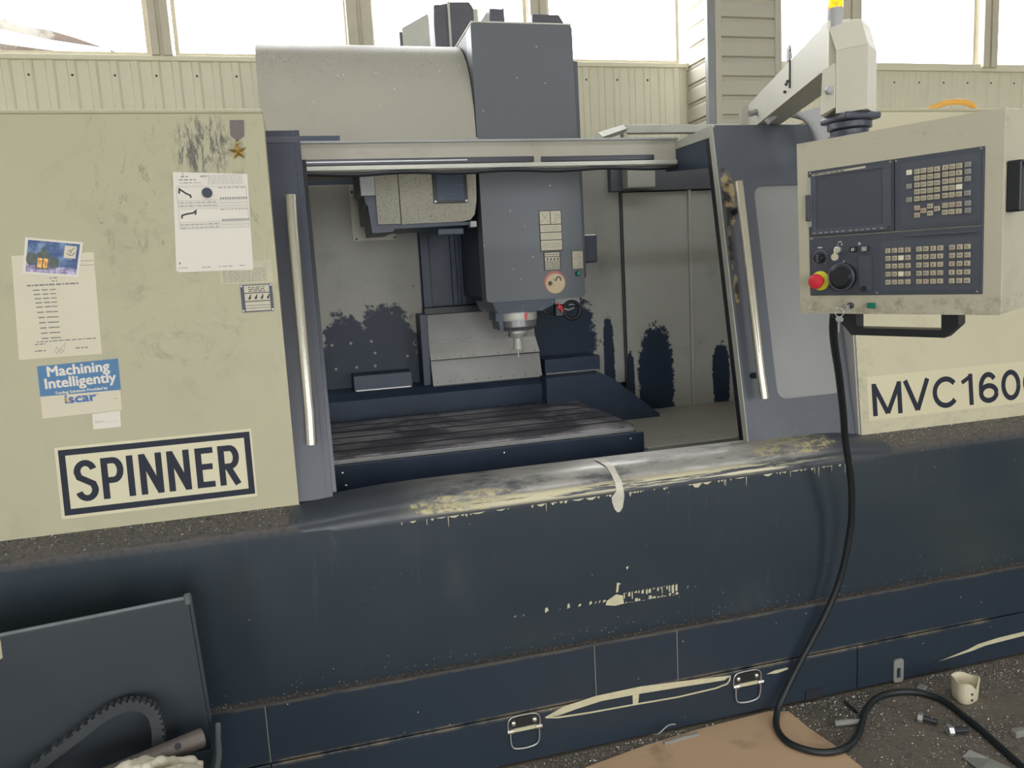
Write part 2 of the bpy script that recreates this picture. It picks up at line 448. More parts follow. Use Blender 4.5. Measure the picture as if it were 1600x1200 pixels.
def rrect(x0, x1, z0, z1, r, n=5):
    out = []
    for cx, cz, a0 in ((x1 - r, z1 - r, 0), (x0 + r, z1 - r, 90), (x0 + r, z0 + r, 180), (x1 - r, z0 + r, 270)):
        for i in range(n + 1):
            a = math.radians(a0 + 90 * i / n); out.append((cx + r * math.cos(a), cz + r * math.sin(a)))
    return out
def circ(cx, cz, r, n=24): return [(cx + r * math.cos(2 * math.pi * i / n), cz + r * math.sin(2 * math.pi * i / n)) for i in range(n)]
class Fr:                                     # a flat working frame: origin, u, v, outward normal
    def __init__(s, o, u, v, n): s.o, s.u, s.v, s.n = V(o), V(u).normalized(), V(v).normalized(), V(n).normalized()
    def p(s, a, b, h=0): return s.o + s.u * a + s.v * b + s.n * h
def b_plate(fr, outer, holes=(), h0=0.0, h1=.002):
    bm = bmesh.new(); loops = [outer] + list(holes); tops = []
    for h in (h0, h1):
        es = []
        for L in loops:
            vs = [bm.verts.new(fr.p(a, b, h)) for a, b in L]
            es += [bm.edges.new((vs[i], vs[(i + 1) % len(vs)])) for i in range(len(vs))]
            tops.append(vs)
        bmesh.ops.triangle_fill(bm, use_beauty=True, edges=es)
    k = len(loops)
    for i in range(k):
        A, B = tops[i], tops[i + k]; n = len(A)
        for j in range(n): bm.faces.new((A[j], A[(j + 1) % n], B[(j + 1) % n], B[j]))
    return bm
def b_quads(fr, rects, h=.0006):              # flat print: little rectangles (a0,a1,b0,b1)
    bm = bmesh.new()
    for r in rects:
        h += 2.5e-6
        if len(r) == 4 and not isinstance(r[0], tuple):
            a0, a1, b0, b1 = r; q = ((a0, b0), (a1, b0), (a1, b1), (a0, b1))
        else: q = r
        bm.faces.new([bm.verts.new(fr.p(a, b, h)) for a, b in q])
    return bm
def stroke2d(pts, w):
    pts = [p for i, p in enumerate(pts) if i == 0 or (abs(p[0] - pts[i - 1][0]) + abs(p[1] - pts[i - 1][1])) > 1e-5]
    n = len(pts); Lh, Rh = [], []
    for i in range(n):
        p = V(pts[i]); a = V(pts[max(i - 1, 0)]); b = V(pts[min(i + 1, n - 1)])
        d1 = (p - a).normalized() if i > 0 else (b - p).normalized()
        d2 = (b - p).normalized() if i < n - 1 else d1
        n1 = V((-d1.y, d1.x)); n2 = V((-d2.y, d2.x)); m = (n1 + n2)
        m = m.normalized() if m.length > 1e-6 else n1
        k = w / 2 / max(.4, m.dot(n1)); Lh.append(p + m * k); Rh.append(p - m * k)
    return [((Lh[i].x, Lh[i].y), (Lh[i + 1].x, Lh[i + 1].y), (Rh[i + 1].x, Rh[i + 1].y), (Rh[i].x, Rh[i].y)) for i in range(n - 1)]
def arc(cx, cy, rx, ry, a0, a1, n=14): return [(cx + rx * math.cos(math.radians(a0 + (a1 - a0) * i / n)), cy + ry * math.sin(math.radians(a0 + (a1 - a0) * i / n))) for i in range(n + 1)]
def letter_quads(ch, w, h, t):
    e = t / 2; Q = []
    def S(p, tt=t): Q.extend(stroke2d(p, tt))
    if ch == 'I' or ch == '|': S([(w / 2, 0), (w / 2, h)])
    elif ch == 'S':
        r = w / 2 - e; q = (h - 2 * e) / 4
        S(arc(w / 2, h - e - q, r, q, 15, 180, 12) + [(w * .5 - r * .8, h * .5 + q * .42), (w * .5 + r * .8, h * .5 - q * .42)] + arc(w / 2, e + q, r, q, 0, -165, 12))
    elif ch in 'PR':
        S([(e, 0), (e, h)]); b = h * .45 if ch == 'P' else h * .47
        q = (h - b - t) / 2 + e / 2
        S([(e, h - e), (w - q * .95, h - e)] + arc(w - q * .95 - 0, (h - e + b) / 2, q * .95 - e, (h - e - b) / 2, 90, -90, 12) + [(e, b)])
        if ch == 'R': S([(w * .42, b), (w - e * .9, 0)], t * 1.05)
    elif ch == 'N': S([(e, 0), (e, h)]); S([(w - e, 0), (w - e, h)]); S([(e * .9, h - e * .35), (w - e * .9, e * .35)], t * 1.05)
    elif ch == 'E': S([(e, 0), (e, h)]); S([(e, h - e), (w, h - e)]); S([(e, h * .52), (w * .93, h * .52)]); S([(e, e), (w, e)])
    elif ch == 'M': S([(e, 0), (e, h)]); S([(w - e, 0), (w - e, h)]); S([(e, h - e * .6), (w / 2, e * .6)], t * .95); S([(w - e, h - e * .6), (w / 2, e * .6)], t * .95)
    elif ch == 'V': S([(e * .9, h), (w / 2, e * .5)]); S([(w - e * .9, h), (w / 2, e * .5)])
    elif ch == 'C': S(arc(w / 2, h / 2, w / 2 - e, h / 2 - e, 38, 322, 26))
    elif ch == '1': S([(w * .68, 0), (w * .68, h)]); S([(w * .68, h - e), (w * .1, h * .74)], t * .8)
    elif ch == '0': S(arc(w / 2, h / 2, w / 2 - e, h / 2 - e, 0, 360, 28))
    elif ch == '6':
        S(arc(w / 2, h * .32, w / 2 - e, h * .32 - e, 0, 360, 22)); S(arc(w / 2, h * .5, w / 2 - e, h / 2 - e, 180, 40, 16)); S([(e, h * .5), (e, h * .32)])
    return Q
def b_text(body, fr, a0, b0, wd, ht, h=.0008, bold=0.0, dup=0.0):
    c = bpy.data.curves.new('txt', 'FONT'); c.body = body; c.offset = bold; c.resolution_u = 3
    o = bpy.data.objects.new('txt', c); COL.objects.link(o); bpy.context.view_layer.update()
    me = bpy.data.meshes.new_from_object(o.evaluated_get(bpy.context.evaluated_depsgraph_get()))
    bpy.data.objects.remove(o); bpy.data.curves.remove(c)
    xs = [v.co.x for v in me.vertices]; ys = [v.co.y for v in me.vertices]
    x0, x1, y0, y1 = min(xs), max(xs), min(ys), max(ys)
    for v in me.vertices:
        v.co = fr.p(a0 + (v.co.x - x0) / (x1 - x0) * wd, b0 + (v.co.y - y0) / (y1 - y0) * ht, h)
    bm = bmesh.new(); bm.from_mesh(me)
    if dup:
        for v in me.vertices: v.co = v.co + fr.u * dup + fr.n * .00002
        bm.from_mesh(me)
        for v in me.vertices: v.co = v.co - fr.u * dup * .5 + fr.v * dup * .7 + fr.n * .00002
        bm.from_mesh(me)
    bpy.data.meshes.remove(me); return bm
def words(rng, a0, a1, b, ht, dens=.8):       # a line of unreadable print as small bars
    out = []; a = a0
    while a < a1:
        wl = rng.uniform(.004, .016); e = min(a + wl, a1)
        out.append((a, e, b, b + ht)); a = e + rng.uniform(.002, .004)
    return out

# ================================================================== THE SETTING
def build_setting():
    fl = obj('floor', b_box(-6, 9, -7.2, 3.75, -.1, 0), 'floor'); tag(fl, 'dirty dark workshop floor around the machine', 'floor', kind='structure')
    ce = obj('ceiling', join(b_box(-6, 9, -7.2, -2.95, 6, 6.2), b_box(-6, 9, -2.45, 3.9, 6, 6.2), b_box(-6, -4, -2.95, -2.45, 6, 6.2), b_box(7, 9, -2.95, -2.45, 6, 6.2)), 'ceiling'); tag(ce, 'grey ceiling of the workshop hall with an added unseen skylight', 'ceiling', kind='structure')  # skylight slit is added out of view to brighten the floor
    for nm, x0, x1, lab in (('wall_left', -6.2, -6, 'plain hall wall on the left side'), ('wall_right', 9, 9.2, 'plain hall wall on the right side')):
        tag(obj(nm, b_box(x0, x1, -7.2, 3.9, 0, 6), 'hall_wall'), lab, 'wall', kind='structure')
    fr = Fr((0, -7.0, 0), (1, 0, 0), (0, 0, 1), (0, 1, 0))
    wf = obj('wall_front', b_plate(fr, [(-6, 0), (9, 0), (9, 6), (-6, 6)], [[(-4.4 + 4 * i, .6), (-2.6 + 4 * i, .6), (-2.6 + 4 * i, 2.95), (-4.4 + 4 * i, 2.95)] for i in range(3)], -.2, 0), 'hall_wall')
    tag(wf, 'hall wall with tall windows behind the viewer', 'wall', kind='structure')
    # back wall: backing, corrugated strips, sill trim
    wb = obj('wall_back', join(b_box(-6, 9, 3.74, 3.9, 0, 3.31), b_box(-6, 9, 3.74, 3.9, 5.6, 6)), 'wall')
    tag(wb, 'cream corrugated metal wall under the windows behind the machine', 'wall', kind='structure')
    pitch = .1365
    prof = [(0, 3.735), (.07, 3.735), (.082, 3.721), (.122, 3.721), (.1345, 3.735), (.1345, 3.74), (0, 3.74)]
    first = None
    for i in range(86):
        x = -3.2 + i * pitch
        if 3.17 < x < 3.95: continue
        if first is None:
            bm = b_prism(prof, 'z', 1.2, 3.305)
            first = obj('wall_panel', bm, 'wall', wb); o = first
        else:
            o = first.copy(); COL.objects.link(o)
        o.location = (x, 0, 0)
    bm = bmesh.new()
    for i in range(0, 86, 2):
        x = -3.2 + i * pitch + .1045
        if 3.17 < x < 3.95: continue
        b = b_lathe([(.008, 0), (.008, -.004), (.004, -.008)], (x, 3.72, 3.2), 'y', 8); me = bpy.data.meshes.new('t'); b.to_mesh(me); b.free(); bm.from_mesh(me); bpy.data.meshes.remove(me)
    tag(obj('panel_screws', bm, 'darksteel', wb), kind='stuff')
    tag(obj('trim_1', b_box(-6, 3.28, 3.695, 3.78, 3.30, 3.334, .004), 'wall'), 'cream sill strip along the foot of the left windows', 'trim', kind='structure')
    tag(obj('trim_2', b_box(3.95, 9, 3.695, 3.78, 3.30, 3.365, .004), 'wall'), 'cream sill strip along the foot of the right windows', 'trim', kind='structure')
    # window posts and panes
    posts = [(-2.3, .14), (-.85, .14), (.555, .19), (1.965, .14), (4.86, .22), (6.39, .17), (7.9, .17)]
    labs = ['leftmost window post beyond the cabinet', 'cream window post above the left cream cabinet', 'wide cream window post above the curved cover', 'cream window post above the spindle head', 'window post behind the signal lamp', 'window post above the right end of the pendant', 'window post beyond the right edge']
    for i, (x, wd) in enumerate(posts):
        e = empty('trim_%d' % (i + 3), labs[i], 'window post', (x, 3.72, 3.37), kind='structure')
        obj('post_board', b_box(x - wd / 2, x - .015, 3.66, 3.8, 3.33, 5.6, .004), 'wood', e)
        obj('post_board', b_box(x + .012, x + wd / 2, 3.665, 3.8, 3.33, 5.6, .004), 'wood', e)
        obj('post_core', b_box(x - .02, x + .02, 3.685, 3.79, 3.33, 5.6), 'wood', e)
    edges = [-6.0] + [p[0] for p in posts[:4]] + [3.3]
    spans = [(edges[i] + .08, edges[i + 1] - .08) for i in range(5)] + [(3.97, 4.74), (4.98, 6.29), (6.49, 7.8), (8.0, 9.0)]
    wlab = ['leftmost bright window beyond the left edge', 'bright window with the brown roof outside at far left', 'bright window above the left cabinet and curved cover', 'bright window between the two posts above the curved cover', 'bright window between the spindle head and the siding pillar', 'narrow bright window right of the siding pillar behind the arm', 'bright window right of the signal lamp', 'bright window at the right edge above the pendant', 'rightmost bright window beyond the right edge']
    for i, (x0, x1) in enumerate(spans):
        e = empty('window_%d' % (i + 1), wlab[i], 'window', (x0, 3.75, 3.37), kind='structure')
        fb = Fr((0, 3.76, 0), (1, 0, 0), (0, 0, 1), (0, -1, 0))
        obj('window_frame', b_plate(fb, [(x0, 3.33), (x1, 3.33), (x1, 5.6), (x0, 5.6)], [[(x0 + .03, 3.365), (x1 - .03, 3.365), (x1 - .03, 5.57), (x0 + .03, 5.57)]], -.02, .02), 'wood', e)
        obj('pane', b_box(x0 + .03, x1 - .03, 3.757, 3.763, 3.365, 5.57), 'glass', e)
    # siding-clad pillar
    p = empty('wall_pillar', 'square pillar clad in horizontal siding right of the spindle head', 'pillar', (3.6, 3.5, 0), kind='structure')
    obj('pillar_core', b_box(3.30, 3.93, 3.39, 3.74, 0, 5.9), 'siding', p)
    for i in range(31):
        z = 1.18 + i * .1515
        obj('plank', b_prism([(3.39, z), (3.366, z + .008), (3.366, z + .1), (3.375, z + .12), (3.366, z + .135), (3.372, z + .143), (3.39, z + .146)], 'x', 3.40, 3.89), 'siding', p)
        obj('plank', b_prism([(3.30, z), (3.278, z + .008), (3.278, z + .1), (3.287, z + .12), (3.278, z + .135), (3.284, z + .143), (3.30, z + .146)], 'y', 3.40, 3.735), 'siding', p)
    obj('corner_strip', b_box(3.27, 3.335, 3.35, 3.40, 0, 5.9, .004), 'grey_hose', p)
    obj('corner_strip', b_box(3.34, 3.398, 3.355, 3.39, 0, 5.9, .004), 'siding', p)
    obj('corner_strip', b_box(3.89, 3.95, 3.355, 3.74, 0, 5.9, .004), 'siding', p)
    # weathered roof outside
    r = empty('neighbour_roof', 'weathered brown roof seen outside through the leftmost window', 'roof', (-3.6, 9.5, 3.0))
    obj('roof_slope', b_prism([(-6, 5.72), (-3.45, 5.2), (-3.2, 5.09), (-2.9, 5.06), (-2.6, 4.97), (-2.3, 4.86), (-1.9, 4.72), (-1.7, 4.6), (-1.7, 3), (-6, 3)], 'y', 9, 12), 'roof', r)
    obj('roof_edge', b_prism([(-6, 5.45), (-3.45, 5.02), (-2.9, 4.9), (-2.2, 4.8), (-2.2, 4.72), (-6, 5.2)], 'y', 8.85, 9.0), 'zinc', r)
build_setting()

# ================================================================== THE MACHINE
SL = .1
cl = math.sqrt(1 + SL * SL)
CAB = Fr((0, 0, .96), (1, 0, 0), (0, SL / cl, 1 / cl), (0, -1 / cl, SL / cl))
DS = .19
dl = math.sqrt(1 + DS * DS)
DOOR = Fr((0, .02, .96), (1, 0, 0), (0, DS / dl, 1 / dl), (0, -1 / dl, DS / dl))

mc = empty('machining_center', 'large cream and navy milling machine enclosure with open sliding doors', 'machine')
def build_machine():
    def part(n, bm, m, par=None, **k): return obj(n, bm, m, par or mc, **k)
    # cream cabinets
    for nm, x0, x1, m in (('left_cabinet', -2.0, -.088, 'cream_left'), ('right_cabinet', 2.032, 4.2, 'cream_right')):
        bk = 1.74 if x0 < 0 else .45
        c = part(nm, b_prism([(0, .962), (.1245, 2.195), (.128, 2.203), (.14, 2.208), (bk, 2.208), (bk, .962)], 'x', x0, x1), m)
        part('cabinet_top_lip', b_box(x0, x1, .1225, .2, 2.2, 2.213, .004), 'cream', c)
    part('right_cabinet_rear', b_box(2.54, 4.2, .452, 1.74, .4, 2.208), 'cream')
    part('cabinet_side', b_prism([(.006, .962), (.129, 2.195), (.3, 2.195), (.17, .962)], 'x', 2.024, 2.031), 'lilac')
    # sheet joint on left cabinet
    # apron with sloping ledge
    prof = [(.08, .962), (.0, .961), (-.085, .938), (-.108, .926), (-.12, .905), (-.12, .378), (-.08, .36), (.08, .36)]
    part('apron', b_prism(prof, 'x', -2.0, 4.2), 'navy', smooth=True, angle=25)
    hi = [(.06, .93), (.055, .985), (-.03, .983), (-.06, .977), (-.095, .957), (-.115, .935), (-.1218, .908), (-.1214, .893), (-.11, .893), (-.1, .92)]
    lw = [(.06, .90), (.055, .9605), (-.02, .957), (-.05, .9495), (-.085, .94), (-.107, .9275), (-.119, .906), (-.119, .893), (-.11, .893), (-.1, .90)]
    bm = bmesh.new(); rows = []
    for x, t in ((-.12, 0), (-.03, .25), (.06, .6), (.18, .9), (.3, 1), (.6, 1), (1.0, 1), (1.5, 1), (1.85, 1), (1.93, .8), (2.0, .35), (2.08, 0)):
        rows.append([bm.verts.new((x, a[0] * (1 - t) + b[0] * t, a[1] * (1 - t) + b[1] * t)) for a, b in zip(lw, hi)])
    for A_, B_ in zip(rows, rows[1:]):
        for j in range(10): bm.faces.new((A_[j], A_[(j + 1) % 10], B_[(j + 1) % 10], B_[j]))
    bm.faces.new(rows[0]); bm.faces.new(rows[-1][::-1])
    sill = part('sill', bm, 'sill', smooth=True, angle=35)
    # lower base: separate panels with joints
    part('base_frame', b_box(-2.0, 4.2, -.135, 1.8, .0, .385), 'slot')
    part('base_ledge', b_box(-2.0, 4.2, -.152, -.1, .383, .389, .001), 'grit')
    seams = [-2.0, -.242, .842, 1.153, 2.9, 4.2]
    for a, b in zip(seams, seams[1:]): part('base_panel', b_box(a + .002, b - .002, -.15, -.13, .189, .384, .002), 'navy_low')
    for a, b in zip([-2.0, -.242, 1.9], [-.242, 1.9, 4.2]): part('plinth_panel', b_box(a + .002, b - .002, -.152, -.13, .012, .184, .002), 'navy_low')
    for a in seams[1:-1]: part('seam_strip', b_box(a - .0014, a + .0014, -.149, -.14, .19, .38), 'scrap')
    # fold-down bail latches
    for (cx, cz) in ((.577, .146), (1.426, .140)):
        f = Fr((cx, -.152, cz), (1, 0, 0), (0, 0, 1), (0, -1, 0))
        e = part('latch', b_plate(f, rrect(-.056, .056, -.018, .036, .014), (), 0, .003), 'darksteel')
        obj('latch_rim', b_tube([f.p(-.056, -.01, .004), f.p(-.055, .02, .004), f.p(-.04, .035, .004), f.p(0, .038, .004), f.p(.04, .035, .004), f.p(.055, .02, .004), f.p(.056, -.01, .004)], .002, 6, 4), 'steel', e, smooth=True)
        for s in (-1, 1):
            obj('rivet', b_lathe([(.008, 0), (.008, -.005), (.004, -.008)], f.p(.037 * s, .014, .003), 'y', 12), 'chrome', e, smooth=True)
            obj('hinge_barrel', b_lathe([(.008, -.011), (.008, .011)], f.p(.05 * s, -.012, .008), 'x', 10), 'chrome', e, smooth=True)
        obj('hinge_bar', b_plate(f, [(-.045, -.018), (.045, -.018), (.045, -.006), (-.045, -.006)], (), .003, .007), 'primer', e)
        obj('bail', b_tube([f.p(-.05, -.012, .01), f.p(-.05, -.05, .008), f.p(-.04, -.075, .006), f.p(0, -.082, .006), f.p(.04, -.075, .006), f.p(.05, -.05, .008), f.p(.05, -.012, .01)], .0028, 8, 5), 'steel', e, smooth=True)
    # slotted foot bracket
    f = Fr((2.083, -.153, .035), (1, 0, 0), (0, 0, 1), (0, -1, 0))
    part('slotted_bracket', b_plate(f, rrect(-.022, .022, -.03, .066, .012), [rrect(-.009, .009, -.012, .03, .006)], 0, .006), 'scrap')
    part('base_notch', b_box(1.67, 1.74, -.156, -.15, .012, .05), 'slot')
    # exposed primer on base, peeled lettering strip on apron
    fb = Fr((0, -.1525, 0), (1, 0, 0), (0, 0, 1), (0, -1, 0))
    up = [(.649, .156), (.72, .182), (.837, .197), (1.005, .199), (1.153, .189), (1.359, .172)]
    lo = [(.70, .153), (.765, .163), (.86, .174), (1.004, .172), (1.152, .166), (1.335, .158)]
    q = [(up[i], up[i + 1], lo[i + 1], lo[i]) for i in range(5)]
    q += stroke2d([(.655, .155), (.7, .146), (.811, .14), (1.003, .135), (1.151, .13), (1.30, .134), (1.345, .142), (1.356, .155), (1.357, .17)], .006)
    q += [((.975, .172), (1.0, .172), (.995, .135), (.975, .136))]
    part('worn_paint_streak', b_quads(fb, [((2.27, .052), (2.42, .078), (2.46, .09), (2.56, .1), (2.75, .105), (2.75, .088), (2.5, .078), (2.44, .068))], .0004), 'primer')
    part('worn_paint_streak', b_quads(fb, [((1.505, .148), (1.54, .156), (1.595, .158), (1.6, .150), (1.55, .143))], .0004), 'primer')
    part('worn_paint_outline', b_quads(fb, q, .0004), 'primer')
    fa = Fr((0, -.1205, 0), (1, 0, 0), (0, 0, 1), (0, -1, 0))
    rg = random.Random(4); q = [((.905, .52), (.94, .538), (.965, .53), (.968, .5), (.935, .497), (.9, .505)), ((.94, .545), (.948, .545), (.952, .57), (.96, .575), (.945, .58)), ((.98, .63), (.99, .634), (.985, .62))]
    x = .968
    while x < 1.175:
        wd = rg.uniform(.004, .014); h0 = rg.uniform(.497, .515); h1 = rg.uniform(.505, .538)
        q.append(((x, .5), (x + wd, .5), (x + wd * .9, h0), (x + wd * .1, h0))); q.append(((x, .535), (x + wd * .7, .54), (x + wd * .7, h1), (x, h1))); x += wd + rg.uniform(0, .006)
    for xx in (.571, .6, .68, .682, .73, .76, .8, .84, .86, .875, .89, 1.21, 1.24):
        h = rg.uniform(.006, .02); q.append(((xx, .515), (xx + rg.uniform(.004, .012), .52), (xx + .008, .515 + h), (xx + .002, .512 + h)))
    tag(part('peeled_lettering', b_quads(fa, q, .0004), 'primer'), kind='stuff')
    # cream drip running over the sill
    sp = [(.02, .9895), (-.03, .987), (-.06, .98), (-.095, .959), (-.117, .936), (-.1252, .908), (-.1252, .888), (-.1232, .87), (-.1228, .845), (-.1225, .832)]
    xs = [(.93, .965), (.937, .968), (.945, .972), (.95, .973), (.952, .978), (.953, .98), (.935, .982), (.937, .98), (.945, .975), (.955, .965)]
    bm = bmesh.new(); rows = [[bm.verts.new((x, y, z)) for x in xr] for (y, z), xr in zip(sp, xs)]
    for a, b in zip(rows, rows[1:]): bm.faces.new((a[0], a[1], b[1], b[0]))
    part('paint_drip', bm, 'drip')
    rg = random.Random(14); q = []
    x = .22
    while x < 1.9:
        wd = rg.uniform(.004, .016) * (3 if rg.random() < .2 else 1); d_ = rg.uniform(.0, .006) if rg.random() < .8 else rg.uniform(.01, .035)
        if d_ > .012: wd = .003
        q.append(((x, .896), (x + wd, .897), (x + wd * .6, .893 - d_), (x + wd * .3, .894 - d_))); x += wd + rg.choice((0, .004, .03, .08)) * rg.random()
    tag(part('primer_fringe', b_quads(Fr((0, -.1222, 0), (1, 0, 0), (0, 0, 1), (0, -1, 0)), q, .0), 'primer'), kind='stuff')
    # SPINNER name panel
    np_ = part('name_panel', b_plate(CAB, [(-.772, .045), (-.212, .045), (-.212, .261), (-.772, .261)], (), .0002, .0008), 'film')
    obj('name_frame', b_plate(CAB, [(-.763, .0545), (-.218, .0545), (-.218, .2525), (-.763, .2525)], [[(-.745, .073), (-.236, .073), (-.236, .2345), (-.745, .2345)]], .0008, .0014), 'letter', np_)
    for ch, x0, wd in (('S', -.727, .064), ('P', -.652, .062), ('I', -.5805, .0185), ('N', -.546, .065), ('N', -.4665, .065), ('E', -.385, .053), ('R', -.318, .062)):
        Q = [tuple((x0 + a, .091 + b) for a, b in qd) for qd in letter_quads(ch, wd, .125, .0185)]
        obj('letter', b_quads(CAB, Q, .0014), 'letter', np_)
    # MVC1600
    mv = part('model_panel', b_plate(CAB, [(2.07, .055), (3.05, .055), (3.05, .226), (2.07, .226)], (), .0002, .0007), 'film')
    for ch, x0, wd in (('M', 2.089, .137), ('V', 2.235, .125), ('C', 2.372, .128), ('1', 2.508, .075), ('6', 2.598, .098), ('0', 2.711, .098), ('0', 2.822, .098)):
        Q = [tuple((x0 + a, .07 + b) for a, b in qd) for qd in letter_quads(ch, wd, .127, .021)]
        obj('letter', b_quads(CAB, Q, .0012), 'letter', mv)
    # riveted instruction plate on left cabinet
    pl = part('instruction_plate', b_plate(CAB, [(-.204, .627), (-.1085, .627), (-.1085, .713), (-.204, .713)], (), .0002, .002), 'magnet', label=None) if False else part('instruction_plate', b_plate(CAB, [(-.204, .627), (-.1085, .627), (-.1085, .713), (-.204, .713)], (), .0002, .002), 'magnet')
    pl['label'] = 'black riveted plate with pale safety pictogram fields'
    for b0, b1 in ((.688, .71), (.662, .685), (.648, .659), (.6395, .6465), (.6305, .638)):
        obj('plate_field', b_plate(CAB, [(-.193, b0), (-.1175, b0), (-.1175, b1), (-.193, b1)], (), .002, .0024), 'plaque', pl)
    rg = random.Random(3); q = []
    for b in (.703, .697, .691): q += words(rg, -.18, -.13, b, .0025)
    obj('plate_text', b_quads(CAB, q, .0028), 'ink', pl)
    q = []
    for i in range(4):
        cx = -.183 + i * .0185
        q += [((cx, .667), (cx + .006, .666), (cx + .009, .672), (cx + .003, .676)), ((cx + .004, .672), (cx + .008, .67), (cx + .01, .68), (cx + .007, .682))]
    obj('pictograms', b_quads(CAB, q, .0028), 'ink', pl)
    for a in (-.2, -.112):
        for b in (.632, .709): obj('rivet', b_plate(CAB, circ(a, b, .003, 8), (), .002, .0035), 'steel', pl)

    # ---- sliding doors
    ld = part('left_door', b_plate(DOOR, [(-.6, .005), (.0, .005), (.0, 1.232), (-.6, 1.232)], (), -.035, 0), 'frame')
    part('left_door_return', b_prism([(.235, 2.15), (.26, 2.158), (.66, 2.146), (.66, 2.13), (.24, 2.13)], 'x', -.6, .02), 'frame', ld)
    obj('door_edge_strip', b_plate(DOOR, [(.0005, .005), (.0195, .005), (.0195, 1.232), (.0005, 1.232)], (), -.03, .002), 'frame', ld)
    obj('seal_strip', b_plate(DOOR, [(.0205, .01), (.0335, .01), (.0335, 1.15), (.0205, 1.15)], (), -.09, -.05), 'darksteel', ld)
    h = obj('handle', b_tube([DOOR.p(-.026, .995, .058), DOOR.p(-.026, .982, .058)] + [DOOR.p(-.029, .98 - i * .1, .058) for i in range(1, 8)] + [DOOR.p(-.032, .185, .058)], .0165, 16), 'chrome', ld, smooth=True, angle=50)
    for t in (.93, .24): obj('handle_stud', b_tube([DOOR.p(-.029, t, 0), DOOR.p(-.029, t, .05)], .009, 8), 'steel', ld)
    outer = [(1.552, .0), (2.02, .0), (2.02, 1.232), (1.552, 1.232)]
    hole = rrect(1.698, 1.992, .17, 1.0, .04)
    rd = part('right_door', b_plate(DOOR, outer, [hole], -.03, 0), 'door_worn')
    obj('window_pane', b_plate(DOOR, rrect(1.69, 1.998, .162, 1.008, .04), (), -.018, -.008), 'poly', rd)
    obj('edge_flange', b_plate(DOOR, [(1.549, .0), (1.5515, .0), (1.5515, 1.232), (1.549, 1.232)], (), -.03, .0015), 'zinc', rd)
    obj('edge_seal', b_plate(DOOR, [(1.5495, .0), (1.56, .0), (1.56, 1.2), (1.5495, 1.2)], (), -.06, -.031), 'black', rd)
    obj('upper_rim', b_prism([(.251, 2.178), (.66, 2.165), (.66, 2.14), (.25, 2.135)], 'x', 1.548, 1.56), 'zinc', rd)
    obj('roof_return', b_prism([(.251, 2.178), (.66, 2.166), (.66, 2.150), (.25, 2.16)], 'x', 1.56, 2.03), 'door', rd)
    obj('return_side', b_prism([(.25, 2.137), (.66, 2.14), (.66, 2.06), (.255, 2.02)], 'x', 1.552, 1.562), 'inner_navy', rd)
    obj('handle', b_tube([DOOR.p(1.6, 1.0, .058)] + [DOOR.p(1.6, .98 - i * .1, .058) for i in range(1, 8)] + [DOOR.p(1.603, .18, .058)], .0165, 16), 'chrome', rd, smooth=True, angle=50)
    for t in (.9, .27): obj('handle_stud', b_tube([DOOR.p(1.6, t, 0), DOOR.p(1.6, t, .05)], .012, 8), 'black', rd)
    # ---- door track (lintel)
    tr = part('door_track', b_box(-.2, 1.56, .56, .64, 2.075, 2.18), 'cream_track')
    obj('track_cap', b_box(-.2, 1.56, .545, .65, 2.178, 2.187, .002), 'lilac', tr)
    obj('track_slot', b_box(-.1, .925, .553, .562, 2.097, 2.121, .003), 'darksteel', tr)
    obj('track_slot', b_box(.955, 1.45, .553, .562, 2.097, 2.119, .003), 'darksteel', tr)
    obj('track_gib', b_box(-.1, .65, .549, .554, 2.108, 2.112), 'steel', tr)
    obj('track_lip', b_box(-.2, 1.55, .54, .562, 2.077, 2.095, .003), 'zinc', tr)
    obj('seal_skirt', b_tube([(-.1 + i * .11, .55, 2.065 + .004 * math.sin(i * 1.7)) for i in range(16)], .008, 8, 3), 'black', tr, smooth=True)
    part('track_bracket', b_box(.02, .17, .6, .66, 2.187, 2.215), 'inner_navy')
    # ---- interior back
    part('interior_back_frame', b_box(-.1, 2.6, 1.78, 1.84, .4, 2.27), 'inner_navy')
    blp = part('interior_panel', b_box(.02, .60, 1.745, 1.765, .98, 2.17, .003), 'panel_bl'); blp['label'] = 'grey rear panel with dark oil splashes at left'
    fp = Fr((0, 1.744, 0), (1, 0, 0), (0, 0, 1), (0, -1, 0))
    cp = part('cover_plate', b_plate(fp, [(.258, 1.875), (.485, 1.875), (.485, 2.165), (.258, 2.165)], (), 0, .006), 'plate_light')
    for a, b in ((.27, 2.13), (.275, 1.885), (.478, 1.885)): obj('bolt', b_plate(fp, circ(a, b, .007, 10), (), .006, .012), 'darksteel', cp)
    q = [(a, b) for a, b in ((.10, 1.33), (.20, 1.333), (.31, 1.335), (.325, 1.27), (.11, 1.2), (.22, 1.2), (.32, 1.2), (.5, 1.24))]
    for a, b in q: part('bolt_hole', b_plate(fp, circ(a, b, .008, 7), (), .0, .004), 'lilac')
    part('panel_bolt', b_plate(fp, circ(.56, 1.62, .007, 10), (), .0, .006), 'darksteel')
    part('interior_panel', b_box(.61, .66, 1.74, 1.78, .98, 2.2, .003), 'inner_navy')
    col = part('column_recess', b_box(.66, 1.3, 1.80, 1.82, 1.0, 2.27), 'speck_navy')
    for x in (.78, .83): obj('way_rail', b_box(x, x + .03, 1.76, 1.80, 1.45, 2.2, .004), 'inner_navy', col)
    part('interior_panel', b_box(1.22, 1.788, 1.745, 1.765, .98, 2.26, .003), 'panel_bm')['label'] = 'grey rear panel behind the spindle with oil stain'
    part('interior_panel', b_box(1.798, 2.215, 1.735, 1.765, .75, 2.085, .003), 'panel_br')['label'] = 'tall grey rear panel with one arched oil stain'
